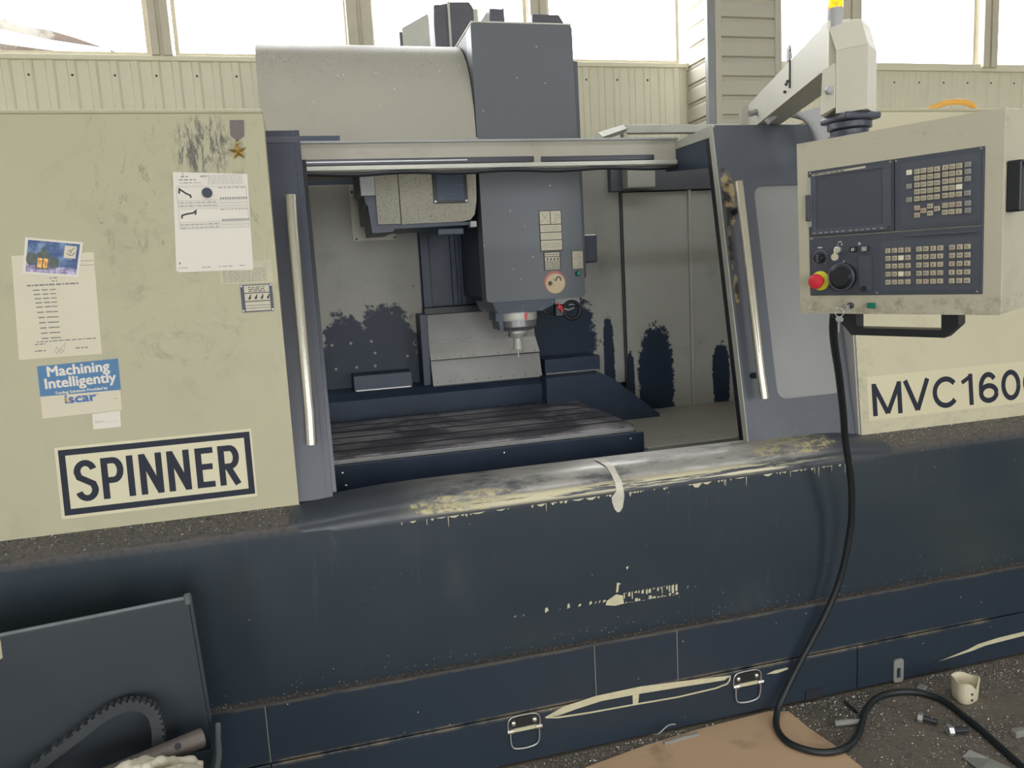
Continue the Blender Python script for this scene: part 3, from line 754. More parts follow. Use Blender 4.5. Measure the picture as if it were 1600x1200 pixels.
    part('interior_panel', b_box(2.235, 2.52, 1.735, 1.765, .75, 2.085, .003), 'panel_br')
    part('panel_rib', b_box(2.215, 2.235, 1.72, 1.76, .75, 2.09, .003), 'panel')
    part('panel_rib', b_box(1.786, 1.8, 1.725, 1.76, .75, 2.09, .003), 'darksteel')
    part('upper_band', b_box(1.72, 2.52, 1.70, 1.765, 2.09, 2.27, .004), 'door')
    part('band_box', b_box(1.79, 1.96, 1.62, 1.70, 2.1, 2.22, .004), 'panel')
    part('interior_side_wall', b_box(2.5, 2.52, .7, 1.75, .5, 2.2), 'panel')
    part('chip_tray', b_prism([(.64, .85), (1.74, .80), (1.74, .45), (.64, .45)], 'x', 1.2, 2.5), 'chute')
    part('tray_plate', b_box(1.41, 1.86, .615, .638, .6, .853, .002), 'panel')
    part('tray_plate', b_box(1.866, 2.3, .615, .638, .6, .845, .002), 'panel')
    part('bed_cover', b_prism([(1.54, .9), (1.53, 1.05), (1.58, 1.085), (1.745, 1.09), (1.745, .6), (1.54, .6)], 'x', .02, 1.25), 'inner_navy')
    part('bed_cover', b_prism([(1.2, 1.09), (1.52, 1.09), (1.58, 1.06), (1.86, .83), (1.86, .7), (1.2, .7)], 'y', 1.44, 1.745), 'inner_navy')
    part('bed_step', b_box(.19, .50, 1.60, 1.745, 1.085, 1.17, .004), 'inner_navy')
    part('bed_step', b_box(1.235, 1.56, 1.56, 1.745, 1.09, 1.175, .004), 'inner_navy')
    part('step_edge', b_box(.2, .49, 1.592, 1.6, 1.088, 1.094), 'steel')
    part('step_edge', b_box(1.24, 1.55, 1.552, 1.56, 1.093, 1.099), 'steel')
    # telescopic way cover behind the spindle: three plates
    for (y0, z0, y1, z1, m) in ((1.70, 1.46, 1.665, 1.30, 'waycover'), (1.66, 1.302, 1.585, 1.222, 'plate_bright'), (1.60, 1.222, 1.56, 1.085, 'waycover')):
        wcv = part('way_cover_plate', b_prism([(y0, z0), (y1, z1), (y1 + .02, z1 - .002), (y0 + .02, z0 - .002)], 'x', .605, 1.215), m)
        obj('gap_line', b_box(.605, 1.215, y1 - .003, y1 + .004, z1 - .006, z1 - .001), 'black', wcv)  # black strip drawn in for the dark gap below each plate
        bm = bmesh.new()
        for i in range(9):
            x = .63 + i * .07; t = .88; c0 = V((x, y0 + (y1 - y0) * t - .001, z0 + (z1 - z0) * t))
            b = b_lathe([(.003, 0), (.003, -.002)], c0, 'y', 6); me = bpy.data.meshes.new('t'); b.to_mesh(me); b.free(); bm.from_mesh(me); bpy.data.meshes.remove(me)
        tag(obj('plate_screws', bm, 'darksteel', wcv), kind='stuff')
    part('way_cover_side', b_box(.56, .603, 1.6, 1.745, 1.085, 1.47, .004), 'inner_navy')
    part('way_wiper', b_box(.6, 1.0, 1.68, 1.75, 1.46, 1.5, .004), 'black')
    # top frame bars behind the track
    tf = part('top_frame', b_tube([(1.27, .72, 2.22), (1.555, 1.1, 2.325)], .02, 4), 'zinc')
    obj('frame_bar', b_box(1.555, 2.6, 1.09, 1.13, 2.302, 2.342, .003), 'zinc', tf)
    obj('frame_leg', b_box(1.545, 1.565, 1.09, 1.13, 2.2, 2.345, .003), 'zinc', tf)
    obj('frame_bar', b_tube([(1.9, .8, 2.25), (2.1, 1.1, 2.31)], .02, 4), 'zinc', tf)
build_machine()

# ---- swarf lying on ledges and floor: nobody could count it
def swarf(name, label, spots, size, loc):
    rg = random.Random(sum(ord(ch) for ch in label)); verts, faces = [], []
    for (x, y, z) in spots:
        s = rg.uniform(.35, 1) * size; a = rg.uniform(0, 6.28); tl = rg.uniform(-.7, .7); l = rg.uniform(.3, .8)
        u = V((math.cos(a), math.sin(a), .25 * tl)) * s; v = V((-math.sin(a), math.cos(a), tl)) * s * l
        p = V((x, y, z + s * .35)); b = len(verts)
        verts += [p - u * .5 - v * .5, p + u * .5 - v * .4, p + u * .5 + v * .5, p - u * .4 + v * .5]
        verts[b + 2].z += s * .3
        faces += [(b, b + 1, b + 2), (b, b + 2, b + 3)]
    bm = bmesh.new(); vs = [bm.verts.new(v) for v in verts]
    for f in faces: bm.faces.new([vs[i] for i in f])
    o = obj(name, bm, 'chips', loc=loc); tag(o, label, 'swarf', kind='stuff'); return o
rg = random.Random(5)
def ledge(x0, x1, n):
    out = []
    for _ in range(n):
        x = rg.uniform(x0, x1); t = rg.random() ** 1.8; y = -.004 - .1 * t; out.append((x, y, .96 + y * .27 + .001))
    return out
swarf('ledge_swarf', 'fine metal swarf on the ledge under the left cream cabinet', ledge(-1.2, -.06, 2000), .005, (-.5, -.05, .95))
swarf('ledge_swarf', 'fine metal swarf on the ledge under the right cream cabinet', ledge(2.0, 3.1, 2200), .0052, (2.4, -.05, .95))
swarf('base_ledge_swarf', 'fine swarf lying along the narrow ledge above the base panels', [(rg.uniform(-.5, 2.9), rg.uniform(-.148, -.122), .389) for _ in range(3500)], .003, (1, -.14, .39))
sp = []
from mathutils import noise as mnoise
while len(sp) < 13000:
    x = rg.uniform(.2, 3.6); t = rg.random() ** 1.5; y = -.16 - .62 * t
    if rg.random() < .25 + 1.1 * mnoise.noise(V((x * 3.1, y * 4.3, 2.0))) + .35 * (1 - t) - max(0, x - 2.6) * .5: sp.append((x, y, .0))
swarf('floor_swarf', 'glinting metal swarf scattered over the floor along the machine base', sp, .0068, (1.5, -.3, 0))
sp = [(rg.uniform(.02, 1.35), rg.uniform(1.44, 1.5), .951) for _ in range(500)] + [(rg.uniform(.0, 1.35), rg.uniform(.67, .7), .951) for _ in range(500)]
swarf('table_swarf', 'pale swarf crumbs along the edges of the machine table', sp, .005, (.7, 1.0, .95))

# ================================================================== WORK TABLE
def build_table():
    t = empty('work_table', 'slotted steel machine table with dark front cover inside the enclosure', 'machine table', (.5, 1.08, .45))
    obj('table_body', b_box(-.45, 1.38, .68, 1.5, .62, .928), 'slot', t)
    ys = [.69, .80, .94, 1.08, 1.22, 1.36, 1.5]
    for a, b in zip(ys, ys[1:]): obj('table_strip', b_box(-.45, 1.38, a + .0145, b - .0145, .928, .95, .002), 'table', t)
    for yy in ys[1:-1]: obj('t_slot', b_box(-.45, 1.378, yy - .014, yy + .014, .928, .9495), 'slot', t)  # flush dark strip, its colour standing in for shade in the slot
    obj('front_lip', b_box(-.45, 1.365, .652, .69, .925, .944, .003), 'steel', t)
    obj('lip_channel', b_box(-.45, 1.36, .66, .69, .944, .953, .002), 'table', t)
    c = obj('front_cover', b_box(-.45, 1.40, .632, .65, .6, .925, .003), 'inner_navy', t)
    for x, z in ((1.335, .9), (.07, .893), (.08, .84), (.75, .9)): obj('cover_bolt', b_lathe([(.006, 0), (.006, -.004), (.003, -.006)], (x, .632, z), 'y', 10), 'chrome', c)
    obj('table_leg_saddle', b_box(.1, 1.2, .8, 1.4, .386, .62), 'inner_navy', t)
build_table()

# ================================================================== SPINDLE HEAD
def build_head():
    h = empty('spindle_head', 'slate grey vertical spindle head with warning plaques above the table', 'spindle head', (1.03, 1.3, 1.53))
    pts = rrect(.797, 1.283, 1.531, 2.765, .018, 3)
    pts = [(x - (.0 if z < 2.5 else (z - 2.5) * .05 * (1 if x > 1.2 else 0)), z) for x, z in pts]
    obj('head_cover', b_prism(pts, 'y', 1.0, 1.1), 'slate', h, smooth=True, angle=35)
    obj('upper_body', b_box(.799, 1.278, 1.1, 1.74, 2.2, 2.76, .01), 'slate', h)
    obj('lower_body', b_box(.84, 1.262, 1.1, 1.74, 1.55, 2.2, .004), 'speck_navy', h)  # navy in place of slate puts the side's shade into colour
    obj('side_cover', b_box(1.284, 1.308, 1.04, 1.7, 1.62, 2.62, .006), 'door', h)
    obj('side_box', b_box(1.31, 1.385, 1.08, 1.3, 1.69, 1.825, .008), 'frame', h)
    f = Fr((0, .9995, 0), (1, 0, 0), (0, 0, 1), (0, -1, 0))
    rg = random.Random(8)
    def plaque(name, x0, x1, z0, z1, fields, label):
        p = obj(name, b_plate(f, [(x0, z0), (x1, z0), (x1, z1), (x0, z1)], (), 0, .002), 'ink', h); p['label'] = label
        for a0, a1, b0, b1 in fields:
            obj('plaque_field', b_plate(f, [(a0, b0), (a1, b0), (a1, b1), (a0, b1)], (), .002, .0026), 'plaque', p)
        return p
    p = plaque('warning_plaque', 1.069, 1.180, 1.752, 1.94, [(1.073, 1.122, 1.878, 1.937), (1.126, 1.176, 1.878, 1.937), (1.073, 1.176, 1.842, 1.874), (1.073, 1.176, 1.806, 1.838), (1.073, 1.176, 1.757, 1.802)], 'tall cream plaque with crossed pictogram and text rows')
    q = stroke2d([(1.08, 1.884), (1.115, 1.93)], .002) + stroke2d([(1.08, 1.93), (1.115, 1.884)], .002) + stroke2d([(1.135, 1.885), (1.15, 1.885), (1.15, 1.92), (1.165, 1.92), (1.165, 1.90)], .002)
    for b in (1.865, 1.858, 1.85, 1.829, 1.821, 1.813, 1.79, 1.782, 1.772): q += words(rg, 1.08, 1.168, b, .002)
    obj('plaque_print', b_quads(f, q, .003), 'ink_grey', p)
    p = plaque('safety_plaque', 1.083, 1.166, 1.664, 1.749, [(1.088, 1.161, 1.729, 1.746), (1.088, 1.161, 1.704, 1.726), (1.088, 1.161, 1.69, 1.7015), (1.088, 1.161, 1.678, 1.688), (1.088, 1.161, 1.667, 1.676)], 'small cream plaque with four black pictograms')
    q = []
    for i in range(4):
        cx = 1.096 + i * .017
        q += [((cx, .71 + 1), (cx + .006, 1.709), (cx + .008, 1.716), (cx + .003, 1.72)), ((cx + .004, 1.715), (cx + .007, 1.714), (cx + .009, 1.721), (cx + .006, 1.722))]
    for b in (1.736, 1.694, 1.682, 1.671): q += words(rg, 1.092, 1.157, b, .0025)
    obj('plaque_print', b_quads(f, q, .003), 'ink', p)
    p = plaque('notice_plaque', 1.222, 1.279, 1.663, 1.749, [(1.224, 1.277, 1.665, 1.747)], 'small blank-looking cream plaque at right edge of head')
    q = stroke2d([(1.255, 1.735), (1.248, 1.718), (1.263, 1.718), (1.255, 1.735)], .0012) + stroke2d([(1.26, 1.7), (1.254, 1.686), (1.268, 1.686), (1.26, 1.7)], .0012)
    for b in (1.71, 1.678, 1.672): q += words(rg, 1.23, 1.27, b, .0018)
    obj('plaque_print', b_quads(f, q, .003), 'ink_grey', p)
    s = obj('round_sign', b_plate(f, circ(1.132, 1.607, .053, 32), (), 0, .002), 'warnred', h); s['label'] = 'round faded red-rimmed prohibition sign'
    obj('sign_face', b_plate(f, circ(1.135, 1.601, .047, 32), (), .002, .0026), 'warncream', s)
    q = []
    for i in range(7):
        a = i * .9; cx, cz = 1.108, 1.603; q += stroke2d([(cx, cz), (cx + .013 * math.cos(a), cz + .013 * math.sin(a))], .005)
    q += stroke2d(arc(1.15, 1.617, .012, .014, 200, -20, 8), .006) + stroke2d([(1.128, 1.622), (1.132, 1.613)], .004)
    obj('sign_print', b_quads(f, q, .003), 'ink', s)
    g = obj('push_button', b_lathe([(.013, 0), (.013, -.01), (.009, -.018)], (1.248, 1.0, 1.642), 'y', 16), 'green', h, smooth=True); g['label'] = 'small round green push button'
    # spindle nose, tool holder and cutter
    ax, ay = .970, 1.13
    obj('spindle_block', b_prism([(.83, 1.53), (1.14, 1.53), (1.13, 1.50), (1.07, 1.476), (.86, 1.476), (.845, 1.49)], 'y', 1.03, 1.4), 'speck_navy', h)
    obj('spindle_nose', b_lathe([(.096, 1.48), (.098, 1.405), (.088, 1.4), (.075, 1.385)][::-1] + [(.096, 1.5)], (ax, ay, 0), 'z', 32), 'nose', h, smooth=True)
    obj('nose_guard', b_prism([(.85, 1.5), (.885, 1.5), (.885, 1.39), (.868, 1.395), (.862, 1.435), (.85, 1.44)], 'y', 1.06, 1.2), 'inner_navy', h)
    obj('nose_ring', b_lathe([(.0995, 1.435), (.1005, 1.44), (.1005, 1.468), (.0995, 1.472)], (ax, ay, 0), 'z', 32), 'zinc', h, smooth=True)
    obj('red_mark', b_prism([(.985, 1.47), (1.0, 1.47), (.993, 1.436), (.985, 1.436)], 'y', ay - .1035, ay - .095), 'red', h)
    th = obj('tool_holder', b_lathe([(.024, 1.288), (.027, 1.295), (.026, 1.30), (.0225, 1.305), (.0225, 1.345), (.03, 1.35), (.036, 1.36), (.045, 1.37), (.045, 1.384), (.06, 1.39)], (ax, ay, 0), 'z', 24), 'zinc', h, smooth=True)
    obj('cutter', b_lathe([(.004, 1.252), (.004, 1.29)], (ax, ay, 0), 'z', 12), 'steel', th)
    for x in (ax - .036, ax + .036): obj('drive_key', b_box(x - .008, x + .008, ay - .03, ay + .01, 1.355, 1.378), 'darksteel', th)
    # coolant hose loop and red valve
    lp = [(1.232 + .042 * math.cos(a), 1.06, 1.466 + .042 * math.sin(a)) for a in [i * 2 * math.pi / 20 for i in range(20)]]
    obj('coolant_hose', b_tube(lp, .0095, 10, closed=True), 'rubber', h, smooth=True)
    obj('hose_bracket', b_box(1.15, 1.28, 1.07, 1.12, 1.49, 1.532, .004), 'lilac', h)
    v = obj('valve_body', b_box(1.145, 1.185, 1.04, 1.09, 1.44, 1.5, .005), 'black', h)
    obj('valve_lever', b_prism([(1.153, 1.51), (1.16, 1.512), (1.168, 1.49), (1.178, 1.462), (1.171, 1.46), (1.158, 1.485)], 'y', 1.03, 1.037), 'red', v)
    obj('valve_cap', b_lathe([(.013, 0), (.013, -.008), (.006, -.012)], (1.163, 1.035, 1.486), 'y', 14), 'red', v, smooth=True)
    obj('nozzle', b_tube([(1.185, 1.05, 1.476), (1.21, 1.04, 1.47), (1.235, 1.035, 1.478)], .006, 8, 4), 'chrome', v, smooth=True)
    obj('feed_hose', b_tube([(1.09, 1.06, 1.525), (1.08, 1.05, 1.49), (1.10, 1.045, 1.462), (1.13, 1.05, 1.458), (1.15, 1.06, 1.468)], .008, 8, 4), 'rubber', h, smooth=True)
    # on top of the column
    obj('head_cap', b_box(.8, 1.27, 1.0, 1.7, 2.762, 2.772, .003), 'cream_arm', h)
    m = obj('column_motor', b_prism([(.80, 2.76), (.795, 3.02), (.8, 3.13), (.87, 3.13), (.875, 3.145), (1.0, 3.15), (1.02, 3.12), (1.02, 2.76)], 'y', 1.88, 2.2, .006), 'motor', h)
    obj('motor_fin', b_box(.872, .884, 1.86, 2.2, 2.8, 3.14), 'zinc', m)
    obj('motor_side', b_box(1.02, 1.05, 1.9, 2.2, 2.76, 3.12), 'cream_arm', m)
    obj('guard_plate', b_prism([(.62, 2.8), (.62, 3.01), (.77, 3.09), (.77, 2.8)], 'y', 1.9, 1.94), 'zinc', h)
    obj('guard_edge', b_box(.605, .618, 1.9, 1.94, 2.8, 2.99), 'motor', h)
    m2 = obj('lifting_bracket', b_prism([(1.115, 2.76), (1.118, 3.13), (1.13, 3.12), (1.19, 3.12), (1.2, 3.14), (1.21, 2.76)], 'y', 1.9, 2.0, .004), 'motor', h)
    obj('bracket_web', b_prism([(1.05, 3.04), (1.11, 3.12), (1.115, 2.8), (1.05, 2.8)], 'y', 1.93, 1.97), 'zinc', m2)
    obj('junction_box', b_prism([(1.36, 2.76), (1.37, 3.11), (1.53, 3.11), (1.57, 3.05), (1.57, 2.76)], 'y', 1.92, 2.1, .006), 'motor', h)
    obj('column_block', b_box(.7, 1.6, 1.85, 2.4, .4, 2.8), 'motor', h)
build_head()

# ================================================================== TOOL CHANGER
def build_changer():
    t = empty('tool_changer', 'cream curved tool magazine cover beside the spindle head', 'tool changer', (.35, 1.2, 1.88))
    prof = [(1.0, 2.19), (1.0, 2.31), (1.008, 2.39), (1.028, 2.47), (1.06, 2.55), (1.105, 2.62), (1.16, 2.675), (1.23, 2.72), (1.31, 2.748), (1.42, 2.762), (1.6, 2.765), (1.7, 2.765), (1.7, 2.19)]
    obj('curved_cover', b_prism(prof, 'x', -.128, .793), 'cream_shaded', t, smooth=True, angle=30)
    obj('cover_foot', b_box(-.12, .79, 1.01, 1.06, 2.17, 2.192), 'inner_navy', t)
    obj('cover_bracket', b_box(.75, .80, .99, 1.0, 2.24, 2.272, .003), 'cream_shaded', t)
    def dp(x0, x1):
        if x1 < .7: return [(x0, 1.905), (x1, 1.905), (x1, 2.19), (x0, 2.19)]
        return [(x0, 1.902), (.70, 1.905), (.745, 1.912), (.765, 1.935), (.778, 2.0), (.784, 2.19), (x0, 2.19)]
    obj('drum_segment', b_prism(dp(.326, .427), 'y', 1.0, 1.3), 'drum', t)
    obj('drum_segment', b_prism(dp(.431, .785), 'y', 1.0, 1.3), 'drum', t)
    w_ = obj('drum_window', b_box(.580, .737, .994, 1.001, 1.988, 2.18, .002), 'black', t)
    obj('window_pane', b_box(.597, .72, .991, .994, 2.0, 2.16), 'speck_navy', w_)
    for x in (.588, .729): obj('window_screw', b_lathe([(.005, 0), (.005, -.004)], (x, .994, 1.996), 'y', 8), 'steel', w_)
    obj('drum_base', b_prism([(.30, 1.87), (.39, 1.872), (.4, 1.885), (.74, 1.89), (.74, 1.904), (.326, 1.904), (.326, 2.19), (.255, 2.19), (.262, 2.06), (.275, 2.05), (.28, 2.0), (.29, 1.99)], 'y', 1.02, 1.4), 'inner_navy', t)
    obj('drum_side', b_box(.262, .325, 1.0, 1.02, 2.03, 2.19, .003), 'lilac', t)
    obj('pot_block', b_box(.742, .772, 1.0, 1.05, 1.878, 1.905, .003), 'lilac', t)
    obj('pot_lever', b_box(.6, .72, 1.05, 1.1, 1.85, 1.88, .004), 'inner_navy', t)
    obj('magazine_mount', b_box(.3, .8, 1.3, 1.79, 1.95, 2.19), 'inner_navy', t)
build_changer()

# ================================================================== CONTROL PENDANT
PMAT = Matrix(((.40573, .91313, -.03962), (-.91399, .40519, -.02124), (-.00334, .04483, .99899))).to_4x4()
PMAT.translation = V((1.4195, -.8451, 1.7194))
pend = empty('control_pendant', 'cream hanging control pendant with dark keypad and screen', 'control panel', mat=PMAT)
LF = Fr((0, 0, 0), (1, 0, 0), (0, 0, 1), (0, -1, 0))
def build_pendant():
    def P(n, bm, m, par=None, **k): return obj(n, bm, m, par or pend, local=True, **k)
    W2, H2 = .215, .1655
    x0, x1, z0, z1 = -W2 - .032, W2 + .036, -H2 - .05, H2 + .077
    P('housing', b_box(x0, x1, .004, .16, z0, z1, .006), 'pend')
    P('front_bezel', b_plate(LF, [(x0, z0), (x1, z0), (x1, z1), (x0, z1)], [[(-W2 - .001, -H2 - .001), (W2 + .001, -H2 - .001), (W2 + .001, H2 + .001), (-W2 - .001, H2 + .001)]], -.005, .001), 'pend')
    P('side_flange', b_box(x1 - .004, x1 + .004, .0, .165, z0 + .002, z1, .002), 'pend')
    P('side_socket', b_box(x1 + .004, x1 + .035, .012, .06, .015, .128, .004), 'black')
    P('side_latch', b_tube([(x1 + .037, .02, .118), (x1 + .06, .03, .118), (x1 + .06, .03, .03)], .006, 8, 3), 'steel')
    up = P('display_panel', b_box(-W2, .013, -.003, .01, -.008, H2, .001), 'panel_dark')
    P('screen_bezel', b_plate(LF, [(-.204, .006), (.008, .006), (.008, .157), (-.204, .157)], [[(-.191, .012), (-.0125, .012), (-.0125, .15), (-.191, .15)]], .003, .007), 'panel_mid', up)
    P('screen', b_box(-.1915, -.012, -.0042, -.003, .0115, .1505), 'screen', up)
    P('label_strip', b_plate(LF, [(-.2, .1525), (-.055, .1545), (-.055, .1595), (-.2, .1575)], (), .007, .0076), 'plaque', up)
    rg = random.Random(2)
    P('strip_print', b_quads(LF, words(rg, -.195, -.11, .1545, .0022), .0082), 'ink', up)
    P('card_slot', b_box(-.2135, -.206, -.005, -.003, .02, .15), 'lilac', up)
    P('slot_cover', b_box(-.219, -.207, -.014, -.004, .035, .105, .003), 'panel_dark', up)
    P('softkey_bar', b_box(-.205, -.003, -.0075, -.003, -.004, .0065, .001), 'panel_mid', up)
    for x in (-.1975, -.178, -.1627, -.1472, -.132, -.1161, -.0957, -.0793, -.0648, -.0491, -.0336, -.0141):
        P('soft_key', b_box(x - .0045, x + .0045, -.0095, -.0075, .0005, .0038, .0004), 'key_grey', up)
    md = P('keypad_panel', b_box(.0155, W2, -.003, .01, -.008, H2, .001), 'panel_dark')
    P('keypad_inlay', b_plate(LF, [(.03, .004), (.209, .004), (.209, .154), (.03, .154)], (), .003, .0036), 'panel_mid', md)
    lo = P('operator_panel', b_box(-W2, W2, -.003, .01, -H2, -.0105, .001), 'panel_dark')
    P('operator_inlay', b_plate(LF, [(-.0185, -.1545), (.21, -.1545), (.21, -.0322), (-.0185, -.0322)], (), .003, .0036), 'panel_mid', lo)
    P('panel_ridge', b_box(.04, .2, -.006, -.003, -.024, -.019, .001), 'panel_mid', lo)
    for x, z in ((.213 - .004, .162), (.005, .161), (.019, .161), (-.208, .161), (-.21, -.012), (-.205, -.012), (.205, -.16), (-.03, -.16)):
        P('panel_screw', b_plate(LF, circ(x, z, .002, 8), (), .003, .0045), 'steel')
    keybm = b_box(-.0065, .0065, -.0085, -.0036, -.006, .006, .001, 1)
    first = {}
    leg = []
    def key(x, z, m, par):
        if m not in first:
            o = P('key', keybm.copy(), m, par); first[m] = o
        else:
            o = first[m].copy(); COL.objects.link(o); o.parent = par
        o.location = (x, 0, z)
        if m != 'key_white':
            k = rg.choice((1, 2, 2, 3))
            if k == 1: leg.append((x - .002, x + .002, z - .003, z + .003))
            elif k == 2: leg.extend(((x - .004, x - .0006, z - .0022, z + .0025), (x + .0006, x + .004, z - .0022, z + .0022)))
            else: leg.extend(((x - .0045, x + .004, z + .0008, z + .0022), (x - .004, x + .0045, z - .0025, z - .001)))
    c1 = (.0701, .0850, .1004, .1157); c2 = (.1341, .1489, .1641); R5 = (.1293, .1137, .0977, .0818, .0654)
    key(.0516, .1296, 'key_white', md); key(.0516, .0969, 'key_grey', md); key(.0516, .0649, 'key_grey', md)
    for i, z in enumerate(R5):
        for x in c1: key(x, z, 'key', md)
        for j, x in enumerate(c2): key(x, z + .0008, 'key_white' if (i, j) == (3, 2) else 'key', md)
        if i != 3: key(.1823, z + .001, 'key_grey', md)
    for x, z, m in ((.0704, .0433, 'key_red'), (.0705, .0265, 'key_red'), (.0852, .036, 'key_red'), (.1005, .045, 'key'), (.1005, .0285, 'key'), (.116, .0377, 'key')): key(x, z, m, md)
    for z in (.0435, .0275):
        for x in c2: key(x, z, 'key_red' if (z > .04 and x > .14) else 'key', md)
        key(.1834, z, 'key_grey', md)
    oc = ((0, .016, .032, .0485), (.0756, .0915, .1083, .1243), (.1506, .1675, .1838))
    for i, z in enumerate((-.0552, -.0743, -.0938, -.1138, -.1338)):
        for g in oc:
            for x in g: key(x, z, 'key_red' if rg.random() < .1 else ('key_white' if rg.random() < .02 else 'key'), lo)
    tag(P('key_legends', b_quads(LF, leg, .0088), 'ink_grey'), kind='stuff')
    # switches
    es = P('emergency_ring', b_lathe([(.026, -.003), (.026, -.006), (.024, -.007)], (-.184, 0, -.126), 'y', 28), 'yellow', smooth=True); es['label'] = 'yellow ring under the red emergency stop'
    P('button_stem', b_lathe([(.013, -.006), (.013, -.022)], (-.184, 0, -.126), 'y', 20), 'darksteel', es, smooth=True)
    P('emergency_button', b_lathe([(.014, -.02), (.0195, -.022), (.0205, -.028), (.018, -.034), (.008, -.037)], (-.184, 0, -.126), 'y', 28), 'red', es, smooth=True)
    hw = P('hand_wheel', b_lathe([(.036, -.003), (.036, -.016), (.033, -.019), (.026, -.02), (.024, -.024), (.022, -.024)], (-.118, 0, -.1165), 'y', 32), 'black', smooth=True)
    P('wheel_rim', b_tube([(-.118 + .0345 * math.cos(a), -.018, -.1165 + .0345 * math.sin(a)) for a in [i * 2 * math.pi / 28 for i in range(28)]], .002, 6, closed=True), 'panel_mid', hw, smooth=True)
    P('wheel_pointer', b_quads(LF, [(-.1185, -.1165, -.079, -.074), (-.157, -.153, -.119, -.117)], .004), 'white_print', hw)
    kb = P('rotary_knob', b_lathe([(.014, -.003), (.013, -.016), (.0115, -.018)], (-.1838, 0, -.0649), 'y', 20), 'black', smooth=True)
    P('knob_grip', b_box(-.1865, -.181, -.021, -.016, -.076, -.054, .001), 'panel_mid', kb)
    P('knob_scale', b_quads(LF, [tuple((-.1838 + r_ * math.cos(t + s_), -.0649 + r_ * math.sin(t + s_)) for r_, s_ in ((.019, -.03), (.0215, -.03), (.0215, .03), (.019, .03))) for t in [math.radians(-50 + i * 20) for i in range(15)]] + [(-.19, -.177, -.0385, -.0355)], .0038), 'white_print', kb)
    ks = P('key_switch', b_lathe([(.009, -.003), (.009, -.01), (.007, -.011)], (-.132, 0, -.0454), 'y', 18), 'steel', smooth=True)
    P('switch_key', join(b_box(-.1345, -.1295, -.024, -.009, -.054, -.043, .001), b_plate(Fr((0, -.024, 0), (1, 0, 0), (0, 0, 1), (0, -1, 0)), circ(-.131, -.063, .0095, 14), (), -.002, .002)), 'plaque', ks)
    P('switch_marks', b_quads(LF, [(-.1345, -.1325, -.034, -.0295), (-.124, -.12, -.034, -.03), (-.132, -.122, -.0265, -.024)], .0038), 'white_print', ks)
    for x, m in ((-.0901, 'black'), (-.0585, 'key_grey')):
        b = P('rocker_button', b_box(x - .0095, x + .0095, -.009, -.003, -.0535, -.04, .0015), 'black')
        if m == 'black': P('button_mark', b_plate(LF, circ(x, -.047, .0042, 14), [circ(x, -.047, .0024, 12)], .009, .0094), 'white_print', b)
        else:
            P('button_face', b_box(x - .008, x + .006, -.0098, -.009, -.0525, -.041), 'key_grey', b)
            P('button_mark', b_quads(LF, [(x - .002, x, -.051, -.043)], .0102), 'white_print', b)
    P('button_legend', b_quads(LF, [(-.078, -.071, -.036, -.034), (-.078, -.071, -.0325, -.03), (-.0755, -.0735, -.036, -.03)], .0038), 'white_print')
    rec = P('recess_cover', b_plate(LF, rrect(-.0765, -.0415, -.154, -.0655, .003), (), .003, .006), 'screen')
    P('recess_knob', b_lathe([(.007, -.006), (.006, -.013)], (-.063, 0, -.149), 'y', 14), 'black', rec, smooth=True)
    # cabinet lock and green rocker below
    lk = P('lock', b_lathe([(.0085, -.001), (.0085, -.007), (.006, -.009)], (-.101, 0, -.1934), 'y', 18), 'darksteel', smooth=True)
    P('lock_key', b_box(-.1022, -.0998, -.022, -.008, -.205, -.190, .0005), 'steel', lk)
    gr = P('green_rocker', b_box(-.0555, -.0335, -.007, -.001, -.2, -.186, .0015), 'green'); gr['label'] = 'small green rocker switch'
    # handle bar below: bent flat bar
    def bar(pts, y0, y1): return b_prism(pts, 'y', y0, y1)
    hb = P('handle_bar', b_plate(Fr((0, .03, 0), (1, 0, 0), (0, 0, 1), (0, -1, 0)), [(-.139, z0), (-.139, -.2437), (-.112, -.2755), (.125, -.2752), (.156, -.2435), (.156, z0)], [[(-.098, z0 - .002), (.117, z0 - .002), (.117, -.256), (-.098, -.256)]], -.03, .01), 'black')
    P('cable_gland', b_lathe([(.012, z0), (.012, z0 - .02), (.009, z0 - .028)], (-.162, .06, 0), 'z', 14), 'black', smooth=True)
    # swivel socket on top
    P('swivel_socket', b_lathe([(.055, z1 - .01), (.055, z1 + .008), (.048, z1 + .01), (.048, z1 + .021)], (-.15, .095, 0), 'z', 28), 'frame', smooth=True)
    return z1
Z1 = build_pendant()

# keys dangling from the lock
def build_keys():
    e = empty('key_bunch', 'small bunch of keys dangling from the lock under the pendant keypad', 'keys', mat=PMAT @ Matrix.Translation(V((-.1175, -.03, -.222))))
    def P(n, bm, m): return obj(n, bm, m, e, local=True)
    P('key_ring', b_tube([(.012 * math.cos(a), 0, .014 + .012 * math.sin(a)) for a in [i * 2 * math.pi / 16 for i in range(16)]], .0012, 6, closed=True), 'steel')
    f = Fr((0, -.002, 0), (1, 0, 0), (0, 0, 1), (0, -1, 0))
    P('hanging_key', b_plate(f, circ(-.001, -.004, .008, 12) , (), 0, .0015), 'steel')
    P('hanging_key', b_plate(f, [(-.003, -.009), (.002, -.009), (.0015, -.038), (-.001, -.041), (-.003, -.038)], (), 0, .0015), 'steel')
    P('hanging_key', b_plate(Fr((0, .001, 0), (.9, .0, .3), (-.3, 0, .9), (0, -1, 0)), circ(.002, -.006, .007, 12), (), 0, .0015), 'zinc')
build_keys()

